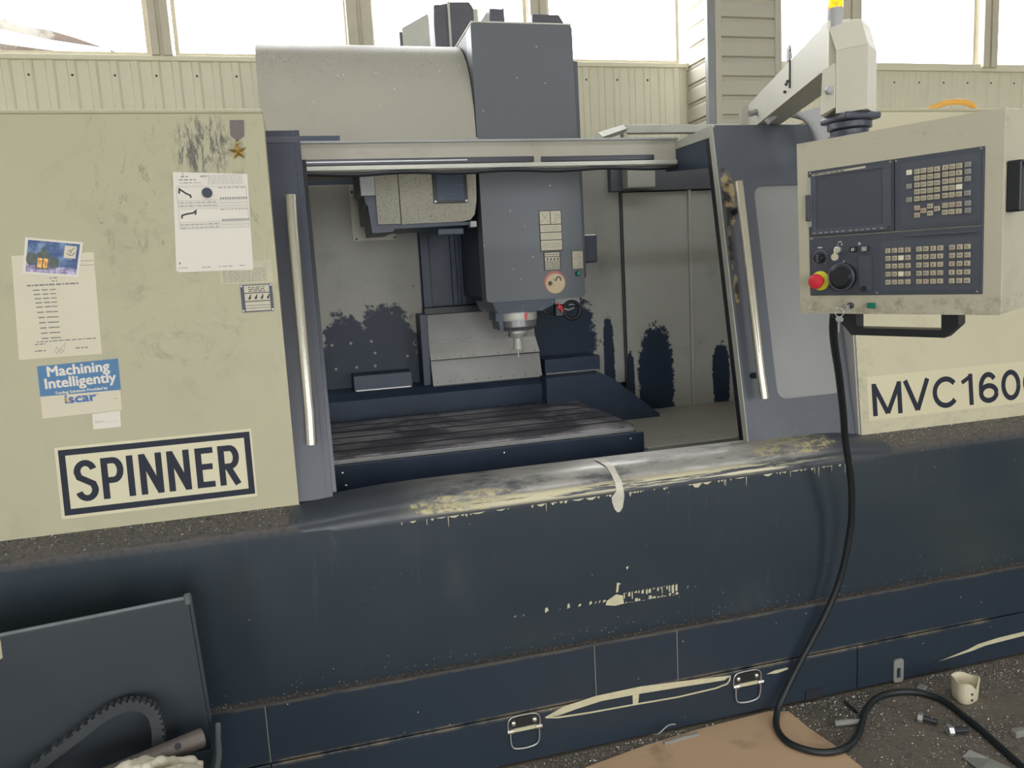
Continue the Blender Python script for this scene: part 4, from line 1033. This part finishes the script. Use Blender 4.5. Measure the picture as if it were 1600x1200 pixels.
# ================================================================== PENDANT ARM AND SIGNAL LAMP
AD = V((.37574, .92542, .03)).normalized()
AS = V((AD.y, -AD.x, 0)).normalized()          # to the right of the arm
AU = AS.cross(AD).normalized()
def build_arm():
    a = empty('pendant_arm', 'cream support arm and post carrying the control pendant', 'support arm', (1.43, -.72, 2.0))
    pc = PMAT @ V((-.15, .095, Z1 + .022))
    rx = V((.62, -.785, 0)); ry = V((.785, .62, 0))
    F = Fr(pc, rx, (0, 0, 1), -ry)
    # swivel rings
    obj('swivel_collar', b_lathe([(.05, .0), (.056, .003), (.056, .016), (.05, .02)], pc, 'z', 28), 'frame', a, smooth=True)
    obj('swivel_flange', b_box(pc.x - .052, pc.x + .056, pc.y - .055, pc.y + .055, pc.z + .02, pc.z + .039, .006), 'frame', a)
    z0 = pc.z + .05
    # folded sheet post: front plate, slanted hood, side plate
    fx0, fx1 = -.022, .055
    def pt(u, d, z): return F.p(u, z, -d)
    def solid(pf, pb):
        bm = bmesh.new(); A = [bm.verts.new(p) for p in pf]; B = [bm.verts.new(p) for p in pb]; n = len(A)
        bm.faces.new(A); bm.faces.new(B[::-1])
        for i in range(n): bm.faces.new((A[i], B[i], B[(i + 1) % n], A[(i + 1) % n]))
        return bm
    H = .158
    obj('post_front', solid([pt(fx0, -.05, .04), pt(fx1, -.05, .04), pt(fx1, -.05, .04 + H), pt(fx0, -.05, .04 + H)], [pt(fx0, .05, .04), pt(fx1, .05, .04), pt(fx1, .05, .04 + H), pt(fx0, .05, .04 + H)]), 'cream_arm', a)
    obj('post_hood', solid([pt(fx0, -.05, .04 + H + .0005), pt(fx1, -.05, .04 + H + .0005), pt(fx1, .05, .04 + H + .0005), pt(fx0, .05, .04 + H + .0005)], [pt(fx0 - .026, -.025, .04 + H + .07), pt(fx1 - .022, -.025, .04 + H + .07), pt(fx1 - .022, .07, .04 + H + .07), pt(fx0 - .026, .07, .04 + H + .07)]), 'cream_arm', a)
    sp_ = obj('side_plate', solid([pt(fx0 - .038, -.055, .04), pt(fx0 - .001, -.06, .055), pt(fx0 - .001, -.06, .165), pt(fx0 - .034, -.05, .155)], [pt(fx0 - .038, .05, .04), pt(fx0 - .001, .05, .055), pt(fx0 - .001, .05, .165), pt(fx0 - .034, .05, .155)]), 'cream_arm', a)
    obj('pivot_bolt', b_lathe([(.011, .004), (.011, -.006), (.006, -.01)], pt(fx0 - .014, -.062, .10), 'y', 16), 'lilac', sp_, smooth=True)
    # long beam running back to the machine roof
    b0 = V((1.399, -.627, 2.158)); L = 1.3; hh = .118; wd = .085
    def bp(l, s, u): return b0 + AD * l + AS * s + AU * u
    obj('beam', solid([bp(0, 0, 0), bp(0, wd, -.008), bp(0, wd, hh), bp(0, 0, hh)], [bp(L, 0, 0), bp(L, wd, -.008), bp(L, wd, hh * .9), bp(L, 0, hh * .9)]), 'cream_arm', a)
    obj('beam_head', solid([bp(-.03, -.002, -.01), bp(-.03, wd * .6, -.01), bp(-.03, wd * .6, hh - .005), bp(-.03, -.002, hh - .005)], [bp(.05, -.002, -.002), bp(.05, wd + .002, -.002), bp(.05, wd + .002, hh + .004), bp(.05, -.002, hh + .004)]), 'cream_arm', a)
    ck = obj('cable_clip', solid([bp(.42, -.004, .03), bp(.43, -.004, .03), bp(.43, -.004, hh + .03), bp(.42, -.004, hh + .03)], [bp(.42, .0, .03), bp(.43, .0, .03), bp(.43, .0, hh + .03), bp(.42, .0, hh + .03)]), 'black', a)
    obj('clip_tab', solid([bp(.41, -.003, hh), bp(.47, -.003, hh), bp(.47, -.003, hh + .04), bp(.43, -.003, hh + .045)], [bp(.41, .003, hh), bp(.47, .003, hh), bp(.47, .003, hh + .04), bp(.43, .003, hh + .045)]), 'lilac', ck)
    for l, u in ((.49, .03), (.47, .05), (.45, .055)): obj('clip_screw', b_lathe([(.005, 0), (.005, -.006)], bp(l, -.001, u), 'x', 8), 'black', ck)
    obj('beam_pivot', b_lathe([(.07, 2.16), (.07, 2.3)], bp(L - .05, wd / 2, 0) * 1 - V((0, 0, bp(L - .05, wd / 2, 0).z)), 'z', 24), 'cream_arm', a, smooth=True)
    # bracket plates and grey hose near the right cabinet corner
    obj('bracket_plate', b_prism([(1.78, 2.178), (1.87, 2.205), (1.94, 2.212), (1.955, 2.17), (1.965, 2.09), (1.89, 2.09), (1.86, 2.16)], 'y', .08, .1), 'lilac', a)
    obj('bracket_rod', b_tube([(1.74, .3, 2.23), (1.93, .3, 2.27)], .012, 8), 'lilac', a)
    obj('grey_cable', b_tube([(1.70, .12, 2.16), (1.74, .1, 2.19), (1.79, .08, 2.19), (1.84, .06, 2.15), (1.86, .03, 2.08), (1.87, .0, 2.0)], .011, 10, 5), 'grey_hose', a, smooth=True)
    return pc
pc = build_arm()

def build_lamp():
    F = PMAT @ V((-.15, .095, Z1 + .022))
    c = V((1.407, -.652, 0)); zb = F.z + .04 + .158 + .07
    l = empty('signal_lamp', 'amber signal lamp on a grey tube above the pendant post', 'signal lamp', (c.x, c.y, zb))
    obj('lamp_tube', b_lathe([(.0195, zb - .002), (.0195, zb + .045)], (c.x, c.y, 0), 'z', 20), 'lilac', l, smooth=True)
    obj('lamp_lens', b_lathe([(.019, zb + .045), (.0195, zb + .048), (.0195, zb + .12), (.015, zb + .126)], (c.x, c.y, 0), 'z', 20), 'amber', l, smooth=True)
    obj('lamp_cap', b_lathe([(.019, zb + .126), (.019, zb + .14), (.012, zb + .146)], (c.x, c.y, 0), 'z', 20), 'lilac', l, smooth=True)
build_lamp()

# ================================================================== CORD AND HOSE
cord = [(1.372, -.70, 1.502), (1.40, -.66, 1.46), (1.45, -.6, 1.403), (1.542, -.5, 1.3), (1.635, -.4, 1.166), (1.708, -.32, 1.036), (1.769, -.27, .894), (1.799, -.24, .778), (1.808, -.22, .675), (1.787, -.2, .502), (1.73, -.19, .359), (1.626, -.185, .188), (1.559, -.19, .085), (1.51, -.215, .035), (1.463, -.285, .0185), (1.455, -.374, .0185), (1.516, -.445, .0185), (1.608, -.455, .0185), (1.716, -.39, .012), (1.829, -.284, .012), (1.945, -.225, .012), (2.064, -.236, .012), (2.13, -.317, .012), (2.117, -.473, .012), (2.092, -.601, .012), (2.06, -.75, .012), (2.03, -.9, .012)]
o = obj('power_cord', b_tube(cord, .0115, 12, 6), 'rubber', smooth=True, loc=(1.5, -.4, 0)); tag(o, 'thick black cord hanging from the pendant and looping on the floor', 'cord')
o = obj('orange_hose', b_tube([(2.56, .34, 2.225), (2.64, .3, 2.262), (2.716, .3, 2.276), (2.8, .3, 2.268), (2.85, .32, 2.235), (2.87, .36, 2.222)], .012, 10, 5), 'orange_hose', smooth=True, loc=(2.7, .3, 2.21)); tag(o, 'orange hose arching over the top of the right cabinet', 'hose')

# ================================================================== PAPERS AND STICKERS ON THE LEFT CABINET
def cabloc(a, b): return CAB.p(a, b, 0)
def sheet(name, poly, mat, label, cat, h0=.0003, h1=.0009):
    c = (sum(p[0] for p in poly) / len(poly), min(p[1] for p in poly))
    e = empty(name, label, cat, cabloc(*c)); s = obj('sheet', b_plate(CAB, poly, (), h0, h1), mat, e); return e, s
def build_papers():
    rg = random.Random(21)
    # notice with a timetable, partly under the postcard
    e, s = sheet('notice_sheet', [(-.8292, .8344), (-.6097, .8354), (-.6161, .5298), (-.8389, .5295)], 'paper_warm', 'yellowed typed notice with a list of times and a signature', 'paper')
    q = [(-.655, -.613, .81, .8115), (-.65, -.612, .797, .7985)]
    q += words(rg, -.735, -.715, .763, .003) + words(rg, -.73, -.716, .754, .003) + words(rg, -.797, -.66, .743, .0045)
    for i in range(11):
        b = .729 - i * .0125 - (.003 * max(0, i - 4))
        q += [(-.783 + .001 * i, -.765 + .001 * i, b, b + .0035), (-.76 + .001 * i, -.744 + .001 * i, b, b + .0035), (-.738, -.722, b, b + .003)]
    q += words(rg, -.787, -.628, .577, .003) + words(rg, -.793, -.765, .57, .003) + words(rg, -.795, -.766, .55, .0035) + words(rg, -.685, -.652, .551, .0035)
    tag(obj('typed_lines', b_quads(CAB, q, .0012), 'ink_grey', e), kind='stuff')
    q = stroke2d([(-.745, .543), (-.735, .56), (-.73, .545), (-.722, .556), (-.725, .541), (-.74, .541), (-.712, .57), (-.72, .542)], .0008)
    obj('signature', b_quads(CAB, q, .0012), 'ink', e)
    # postcard with a lantern in snow
    A = [V((-.7873, .8868)), V((-.6348, .8652)), V((-.6576, .7623)), V((-.8051, .7816))]
    e, s = sheet('postcard', [tuple(v) for v in A], 'paper', 'white-bordered postcard of a glowing lantern on a snowy night', 'postcard', .0014, .0022)
    def uv(u, v):
        p = A[3] * (1 - u) * (1 - v) + A[2] * u * (1 - v) + A[0] * (1 - u) * v + A[1] * u * v; return (p.x, p.y)
    def rect(u0, u1, v0, v1): return (uv(u0, v0), uv(u1, v0), uv(u1, v1), uv(u0, v1))
    k = NB('night_sky_print'); c = k.mix(k.step(k.noise(22, 6, .7), .4, .7), (.03, .07, .2), (.22, .33, .5)); k.fin(c, .4)
    k2 = NB('snow_print'); k2.fin(k2.mix(k2.step(k2.noise(45, 6, .7), .4, .65), (.2, .15, .3), (.6, .58, .72)), .4)
    k3 = NB('lantern_glow_print'); k3.fin(k3.mix(k3.step(k3.noise(60, 3), .4, .6), (.6, .25, .06), (.95, .62, .2)), .4)
    k4 = NB('bush_print'); k4.fin(k4.mix(k4.noise(90, 4), (.02, .03, .05), (.14, .17, .12)), .4)
    obj('picture', b_quads(CAB, [rect(.05, .95, .06, .94)], .0024), k.m, e)
    obj('snow', b_quads(CAB, [(uv(.05, .06), uv(.95, .06), uv(.95, .22), uv(.7, .25), uv(.45, .2), uv(.2, .25), uv(.05, .35))], .0025), k2.m, e)
    obj('bush', b_quads(CAB, [tuple(uv(.53 + .1 * math.cos(t), .36 + .15 * math.sin(t)) for t in [i * .45 for i in range(14)]), tuple(uv(.13 + .09 * math.cos(t), .42 + .18 * math.sin(t)) for t in [i * .45 for i in range(14)])], .0026), k4.m, e)
    obj('lantern', b_quads(CAB, [rect(.22, .45, .15, .5), (uv(.18, .5), uv(.48, .5), uv(.46, .56), uv(.38, .66), uv(.35, .78), uv(.32, .78), uv(.29, .66), uv(.2, .56))], .0027), k4.m, e)
    obj('lantern_glow', b_quads(CAB, [rect(.245, .325, .19, .46), rect(.345, .425, .19, .46)], .0028), k3.m, e)
    obj('stamp', b_quads(CAB, [rect(.69, .9, .52, .87)], .0027), 'paper_warm', e)
    obj('stamp_drawing', b_quads(CAB, stroke2d([uv(.74, .66), uv(.79, .6), uv(.85, .62), uv(.87, .7)], .0018) + stroke2d([uv(.75, .72), uv(.83, .76), uv(.86, .84)], .0018) + stroke2d([uv(.79, .66), uv(.82, .72)], .0022), .0028), 'ink', e)
    # parts plan with tables
    e, s = sheet('plan_sheet', [(-.3670, 1.0684), (-.1504, 1.0578), (-.1591, .7622), (-.3850, .7660)], 'paper', 'white plan sheet with two tables held by a dark round magnet', 'paper', .001, .0018)
    under = obj('under_sheet', b_plate(CAB, [(-.352, 1.06), (-.155, 1.05), (-.162, .759), (-.379, .7625)], (), .0003, .001), 'paper', e)
    def tbl(b1):
        q = []
        def fr_(a0, a1, c0, c1, t=.0007): return [(a0, a1, c0, c0 + t), (a0, a1, c1 - t, c1), (a0, a0 + t, c0, c1), (a1 - t, a1, c0, c1)]
        q += fr_(-.362, -.158, b1 - .062, b1); q += [(-.362, -.158, b1 - .052, b1 - .0514), (-.362, -.158, b1 - .042, b1 - .0414)]
        for i in range(12): a = -.238 + i * .0068; q.append((a, a + .0005, b1 - .062, b1 - .034)); q.append((a + .0015, a + .005, b1 - .0405, b1 - .0345))
        for a in (-.35, -.325, -.27, -.255): q.append((a, a + .0005, b1 - .062, b1 - .042))
        for b in (b1 - .049, b1 - .059): q += [(x0, x1, y0, y0 + .002) for x0, x1, y0, y1 in words(rg, -.36, -.245, b, .002)]
        q += words(rg, -.24, -.16, b1 - .006, .0022)
        return q
    q = tbl(1.022) + tbl(.955)
    q += words(rg, -.345, -.325, 1.052, .003) + words(rg, -.352, -.303, 1.042, .003) + words(rg, -.35, -.29, 1.033, .0022) + words(rg, -.29, -.27, 1.052, .003)
    q += [(-.283, -.27, 1.05, 1.0506), (-.283, -.27, 1.0556, 1.0562), (-.36, -.325, 1.0255, 1.026), (-.315, -.285, 1.0255, 1.026)]
    for i in range(8): q += [(x0, x1, y0, y0 + .0009) for x0, x1, y0, y1 in words(rg, -.268, -.165, 1.055 - i * .0038, .001)]
    q += words(rg, -.378, -.35, .774, .002) + words(rg, -.31, -.285, .773, .002) + words(rg, -.26, -.22, .773, .002) + words(rg, -.2, -.18, .773, .002)
    tag(obj('printed_tables', b_quads(CAB, q, .0021), 'ink_grey', e), kind='stuff')
    q = stroke2d([(-.355, 1.002), (-.353, 1.016), (-.345, 1.01), (-.335, 1.002), (-.323, .996), (-.322, .988)], .005) + stroke2d([(-.354, .926), (-.352, .936), (-.335, .94), (-.32, .942), (-.312, .948), (-.314, .936)], .005)
    obj('part_drawings', b_quads(CAB, q, .0022), 'ink', e)
    obj('pen_mark', b_quads(CAB, stroke2d([(-.345, 1.052), (-.341, 1.052), (-.338, 1.058), (-.34, 1.066)], .0012) + [(-.374, -.371, .786, .793)], .0022), 'ink', e)
    m = obj('round_magnet', b_plate(CAB, circ(-.2735, 1.002, .0152, 28), (), .0022, .009), 'magnet'); m2 = m
    tag(m, 'dark round magnet holding the white plan sheet', 'magnet')
    # advert sticker
    e, s = sheet('advert_sticker', [(-.7938, .5068), (-.5734, .5128), (-.5776, .3561), (-.7936, .3513)], 'paper_warm', 'blue and white sticker reading Machining Intelligently', 'sticker')
    obj('blue_field', b_quads(CAB, [((-.7938, .5068), (-.5734, .5128), (-.5745, .4173), (-.794, .4165))], .0011), 'blue', e)
    T = Fr(CAB.p(0, 0), CAB.u + CAB.v * .025, CAB.v - CAB.u * .025, CAB.n)
    obj('headline', b_text('Machining', T, -.757, .4825, .168, .039, .0014, 0, .0028), 'paper', e)
    obj('headline', b_text('Intelligently', T, -.767, .4475, .192, .039, .0014, 0, .0028), 'paper', e)
    obj('tagline', b_text('Tooling Solutions Provided by', T, -.743, .4355, .143, .0105, .0014, 0, .0007), 'paper', e)
    lg = obj('logo_letters', b_text('iscar', T, -.720, .407, .083, .0235, .0014, 0, .0035), 'blue_logo', e)
    obj('logo_diamond', b_quads(CAB, [((-.7265, .4075), (-.718, .403), (-.7165, .392), (-.7265, .3965))], .0016), 'yellow_logo', e)
    obj('fine_print', b_quads(CAB, words(rg, -.69, -.635, .4085, .0018) + words(rg, -.596, -.588, .392, .0015), .0014), 'ink_grey', e)
    # plain label under the sticker
    e, s = sheet('small_label', [(-.6603, .3515), (-.5831, .3546), (-.585, .3059), (-.6613, .305)], 'paper', 'small white label at the lower corner of the blue sticker', 'label', .0003, .0008)
    obj('label_print', b_quads(CAB, words(rg, -.655, -.632, .3265, .0015) + [(-.654, -.592, .3235, .3239)], .0011), 'ink_grey', e)
    # faded sticker beneath plan sheet
    e, s = sheet('faded_sticker', [(-.2605, .7774), (-.1044, .7897), (-.1032, .7168), (-.2601, .7197)], 'faded', 'faded yellowish sticker peeking out under the plan sheet', 'sticker', .0001, .0003)
    q = []
    for i in range(8): q += words(rg, -.252, -.12, .764 - i * .0056, .0016)
    obj('faded_text', b_quads(CAB, q, .0006), 'ink_grey', e)
    # medal
    e = empty('medal', 'gold star medal hanging from a grey ribbon on the left cabinet', 'medal', cabloc(-.17, 1.1))
    obj('ribbon', b_plate(CAB, [(-.1873, 1.2246), (-.1456, 1.2244), (-.1488, 1.1769), (-.1694, 1.1613), (-.1895, 1.1773)], (), .0005, .003), 'ribbon', e)
    obj('medal_ring', b_tube([CAB.p(-.1705 + .006 * math.cos(t), 1.155 + .006 * math.sin(t), .004) for t in [i * .524 for i in range(12)]], .0012, 6, closed=True), 'gold', e)
    bm = bmesh.new(); c = (-.172, 1.128); ct = bm.verts.new(CAB.p(*c, .009)); cb = bm.verts.new(CAB.p(*c, .0015)); ring = []
    for i in range(10):
        t = math.radians(96 + 36 * i); r_ = .03 if i % 2 == 0 else .0115; ring.append(bm.verts.new(CAB.p(c[0] + r_ * math.cos(t), c[1] + r_ * math.sin(t) * .95, .0025)))
    for i in range(10): bm.faces.new((ct, ring[i], ring[(i + 1) % 10])); bm.faces.new((cb, ring[(i + 1) % 10], ring[i]))
    obj('star', bm, 'gold', e)
build_papers()

# ================================================================== CHIP CART, PIPE, BELT, RAG
def build_cart():
    e = empty('chip_cart', 'dark sheet metal chip cart with a tall back panel at lower left', 'cart', (-.6, -.6, 0))
    f = Fr((-.379, -.4, .0), (.43, .06, 0), (0, 0, 1), (.06, -.43, 0))
    # back panel as a thin folded sheet
    bp = obj('back_panel', b_plate(f, [(-.75, .3), (.014, .3), (.014, .5), (.0, .858), (-.75, .852)], (), -.004, .004), 'cart', e)
    obj('panel_rim', b_tube([f.p(-.75, .853, 0), f.p(0, .859, 0)], .0055, 8), 'cart_rim', bp, smooth=True)
    obj('corner_peg', b_tube([f.p(.0, .845, .004), f.p(.0, .87, .004)], .009, 10), 'cart_rim', bp, smooth=True)
    obj('panel_side_fold', b_plate(f, [(.002, .858), (.016, .5), (.024, .5), (.010, .858)], (), -.02, .004), 'cart', bp)
    obj('grip_sleeve', b_tube([f.p(-.452, .86, .002), f.p(-.436, .855, .002), f.p(-.436, .80, .002)], .012, 10, 3), 'ceramic', bp, smooth=True)
    # tray: sides, floor, front
    obj('tray_floor', b_box(-1.1, -.345, -1.05, -.42, .28, .29), 'cart', e)
    sd = obj('tray_side', b_prism([(-.43, .3), (-.42, .50), (-.5, .475), (-1.05, .46), (-1.05, .3)], 'x', -.342, -.334), 'cart', e)
    obj('side_rim', b_tube([(-.338, -.42, .50), (-.334, -.47, .482), (-.326, -.55, .476), (-.33, -.7, .47), (-.338, -1.05, .463)], .0075, 8, 4), 'cart_rim', sd, smooth=True)
    obj('tray_side', b_box(-1.1, -1.092, -1.05, -.45, .3, .47), 'cart', e)
    obj('tray_front', b_box(-1.1, -.334, -1.055, -1.047, .3, .465), 'cart', e)
    for x in (-1.05, -.4):
        for y in (-1.0, -.45):
            obj('cart_leg', b_box(x - .015, x + .015, y - .015, y + .015, .06, .285), 'cart', e)
            obj('caster', b_lathe([(.045, -.012), (.048, -.008), (.048, .008), (.045, .012)], (x, y, .048), 'x', 18), 'black', e, smooth=True)
    obj('load_board', b_box(-1.08, -.345, -1.04, -.44, .43, .445), 'cart', e)
    # pipe with a drilled hole
    d = (V((-.66, -.66, .525)) - V((-.368, -.5, .515))).normalized(); p0 = V((-.366, -.5, .517))
    ep = empty('steel_pipe', 'dark steel pipe with a drilled hole lying in the chip cart', 'pipe', p0)
    bm = bmesh.new(); s = d.cross(V((0, 0, 1))).normalized(); u = s.cross(d); n = 24
    rings = []
    for (l, r_) in ((.006, .018), (.0, .0195), (.0, .023), (.0015, .0245), (.6, .0245), (.6, .019)):
        rings.append([bm.verts.new(p0 + d * l + (s * math.cos(2 * math.pi * i / n) + u * math.sin(2 * math.pi * i / n)) * r_) for i in range(n)])
    for a, b in zip(rings, rings[1:]):
        for i in range(n): bm.faces.new((a[i], a[(i + 1) % n], b[(i + 1) % n], b[i]))
    bm.faces.new(rings[0]); bm.faces.new(rings[-1])
    obj('tube', bm, 'pipe', ep, smooth=True, angle=35)
    nd = (V((0, -2.5, 1.66)) - p0); nd = (-s if (-s).y < s.y else s) * .8 + u * .6; nd.normalize()
    hc = p0 + d * .068
    hf = Fr(hc, d, nd.cross(d), nd)
    obj('drilled_hole', b_plate(hf, circ(0, 0, .0085, 16), (), .02, .0248), 'slot', ep)
    # toothed belt
    pts = smoothpts([(-.80, -.52, .47), (-.745, -.5, .522), (-.652, -.48, .575), (-.585, -.47, .612), (-.53, -.465, .622), (-.487, -.47, .602), (-.473, -.48, .56), (-.478, -.49, .50)], 8)
    eb = empty('toothed_belt', 'worn toothed rubber belt curving up in the chip cart', 'belt', (-.6, -.48, .45))
    bm = bmesh.new(); prev = None
    for i, p in enumerate(pts):
        t = (pts[min(i + 1, len(pts) - 1)] - pts[max(i - 1, 0)]).normalized(); o_ = V((0, 1, 0)).cross(t).normalized()
        if o_.z < -.2: o_ = o_
        th = .012; wv = V((0, -.011, .0))
        ring = [bm.verts.new(p + o_ * a + wv * b) for a, b in ((-th, -1), (th, -1), (th, 1), (-th, 1))]
        if prev:
            for j in range(4): bm.faces.new((prev[j], prev[(j + 1) % 4], ring[(j + 1) % 4], ring[j]))
        else: bm.faces.new(ring)
        prev = ring
    bm.faces.new(prev[::-1])
    obj('belt_band', bm, 'belt', eb)
    bm = bmesh.new()
    for i in range(4, len(pts) - 3, 2):
        p = pts[i]; t = (pts[i + 1] - pts[i - 1]).normalized(); o_ = V((0, 1, 0)).cross(t).normalized()
        q = p - o_ * .0 + o_ * (.012 if o_.z > 0 or o_.x > 0 else .012)
        vs = []
        for dx in (-.005, .005):
            for do in (-.002, .006):
                for dy in (-.011, .011): vs.append(bm.verts.new(p + t * dx - o_ * (.012 + do) + V((0, dy, 0))))
        for fc in ((0, 1, 3, 2), (4, 6, 7, 5), (0, 4, 5, 1), (2, 3, 7, 6), (0, 2, 6, 4), (1, 5, 7, 3)): bm.faces.new([vs[k] for k in fc])
    tag(obj('belt_teeth', bm, 'belt', eb), kind='stuff')
    # crumpled rag
    from mathutils import noise as mn
    rr_ = random.Random(17); parts_ = []
    def dome(x, y):
        e_ = 1 - ((x + .47) / .165) ** 2 - ((y + .68) / .12) ** 2
        return .452 + .10 * max(0, e_) ** .5
    dm = b_lathe([(.165, .447), (.16, .48), (.14, .515), (.1, .535), (.05, .546), (.01, .548)], (0, 0, 0), 'z', 40)
    for v in dm.verts:
        v.co.y *= .7; v.co += V((-.47, -.68, 0)); v.co += mn.noise_vector(v.co * 14) * .006
        v.co.z = max(.447, v.co.z)
    parts_.append(dm)
    for k in range(20):
        a = rr_.uniform(0, 6.28); rd_ = rr_.uniform(0, 1) ** .6
        x = -.47 + .12 * rd_ * math.cos(a); y = -.68 + .085 * rd_ * math.sin(a); h_ = rr_.uniform(0, 6.28); pts = []
        for i in range(8):
            pts.append((x, y, dome(x, y) + .007 + .009 * math.sin(i * .9 + k)))
            h_ += rr_.uniform(-.6, .6); x += .034 * math.cos(h_); y += .024 * math.sin(h_)
            x = min(-.34, max(-.62, x)); y = min(-.59, max(-.79, y))
        P_ = smoothpts(pts, 5); n_ = len(P_); r0 = rr_.uniform(.010, .019)
        parts_.append(b_tube(P_, [max(.0015, r0 * math.sin(math.pi * (i + .6) / (n_ + .2)) ** .5 * (1 + .2 * math.sin(i * .9 + k))) for i in range(n_)], 9))
    o = obj('rag', join(*parts_), 'rag', loc=(-.47, -.69, .447), smooth=True, angle=180)
    tag(o, 'crumpled cream cotton rag on top of the chip cart', 'rag')
build_cart()

# ================================================================== FLOOR LITTER
def build_litter():
    P = [(.60, -.30), (.77, -.243), (1.0, -.2), (1.2, -.178), (1.508, -.163), (1.575, -.187), (1.58, -.3), (1.60, -.42), (1.606, -.536), (1.58, -.8), (.9, -.9), (.55, -.6)]
    o = obj('cardboard_sheet', b_prism([(x, y) for x, y in P], 'z', .002, .0065), 'cardboard', loc=(1.1, -.5, .002))
    tag(o, 'flattened brown cardboard sheet lying on the floor by the base', 'cardboard')
    # broken cup: two-lobed open vessel with a bitten rim
    e = empty('broken_cup', 'broken cream ceramic cup standing on the floor at right', 'cup', (2.225, -.33, 0))
    bm = bmesh.new(); n = 40; cx, cy = 2.225, -.33
    def rad(t): return 1 + .10 * math.cos(3 * t + .6)
    prof_o = [(.034, .0), (.039, .006), (.041, .035), (.0425, .07), (.0435, .086)]; prof_i = [(.040, .086), (.0385, .07), (.037, .035), (.034, .012)]
    rings = []
    for r_, z in prof_o + prof_i:
        ring = []
        for i in range(n):
            t = 2 * math.pi * i / n
            bite = .026 * math.exp(-((t - 5.0) / .5) ** 2) * (z / .086) ** 3 + .003 * math.sin(4 * t) * (z / .086) ** 6
            ring.append(bm.verts.new((cx + 1.1 * r_ * rad(t) * math.cos(t), cy + r_ * rad(t) * math.sin(t), z - bite)))
        rings.append(ring)
    for a, b in zip(rings, rings[1:]):
        for i in range(n): bm.faces.new((a[i], a[(i + 1) % n], b[(i + 1) % n], b[i]))
    bm.faces.new(rings[0][::-1]); bm.faces.new(rings[-1])
    obj('cup_body', bm, 'ceramic', e, smooth=True, angle=60)
    for z in (.022, .045):
        obj('hole_mark', b_lathe([(.004, 0), (.004, -.003)], (cx - .01, cy - .041, z), 'y', 10), 'slot', e)
    # bolts, rods and scraps
    def bolt(x, y, ang, L, r_, label):
        e = empty('bolt', label, 'bolt', (x, y, 0)); d = V((math.cos(ang), math.sin(ang), 0))
        c = V((x, y, r_ * 1.5))
        obj('bolt_head', b_tube([c - d * L * .5, c - d * L * .5 + d * r_ * 1.4], r_ * 1.5, 6), 'steel', e)
        obj('bolt_shank', b_tube([c - d * L * .5 + d * r_ * 1.4, c + d * L * .5], r_ * .85, 12), 'darksteel', e)
    bolt(1.985, -.41, -.9, .06, .011, 'short bright bolt lying in front of the slotted bracket')
    bolt(2.03, -.495, -.25, .07, .012, 'dark bolt lying on the floor nearest the cord')
    def rod(x0, y0, x1, y1, r_, m, label, cat='rod', name='metal_rod'):
        o = obj(name, b_tube([(x0, y0, r_), (x0 * .5 + x1 * .5, y0 * .5 + y1 * .5, r_ + .001), (x1, y1, r_)], [r_, r_ * 1.1, r_ * .9], 8), m, loc=(x0, y0, 0)); tag(o, label, cat)
    rod(1.675, -.315, 1.765, -.335, .011, 'scrap', 'short grey metal stub inside the cord loop')
    rod(1.805, -.2, 1.80, -.275, .005, 'darksteel', 'thin dark rod leaning out from the machine base')
    rod(1.06, -.215, 1.2, -.205, .007, 'scrap', 'thin strip lying at the far edge of the cardboard')
    o = obj('metal_block', b_box(2.19, 2.24, -.58, -.555, 0, .025, .004), 'scrap', loc=(2.21, -.57, 0)); tag(o, 'small dark metal block at the right edge of the floor', 'metal block')
    bm = bmesh.new(); pts = [(1.945, -.60, .002), (1.985, -.59, .012), (2.02, -.64, .004), (2.045, -.70, .002), (1.98, -.74, .002), (1.93, -.68, .012)]
    bm.faces.new([bm.verts.new(p) for p in pts]); bmesh.ops.triangulate(bm, faces=bm.faces[:]); 
    r = bmesh.ops.extrude_face_region(bm, geom=bm.faces[:]); bmesh.ops.translate(bm, verts=[v for v in r['geom'] if isinstance(v, bmesh.types.BMVert)], vec=(0, 0, .002))
    o = obj('torn_paper', bm, 'scrap', loc=(1.98, -.66, 0)); tag(o, 'torn grey paper scrap near the lower right corner', 'paper scrap')
    bm = b_box(2.115, 2.155, -.235, -.205, .0, .012, .004); bmesh.ops.rotate(bm, cent=(2.135, -.22, .006), matrix=Matrix.Rotation(.5, 3, 'Z'), verts=bm.verts)
    o = obj('broken_shard', bm, 'scrap', loc=(2.135, -.22, 0)); tag(o, 'pale shard lying against the base beside the broken cup', 'shard')
    o = obj('wire_curl', b_tube([(1.04, -.17, .02), (1.05, -.20, .04), (1.09, -.19, .055), (1.12, -.185, .05)], .0025, 6, 5), 'steel', loc=(1.08, -.19, 0)); tag(o, 'curled bright wire sticking up beside the cardboard', 'wire')
build_litter()
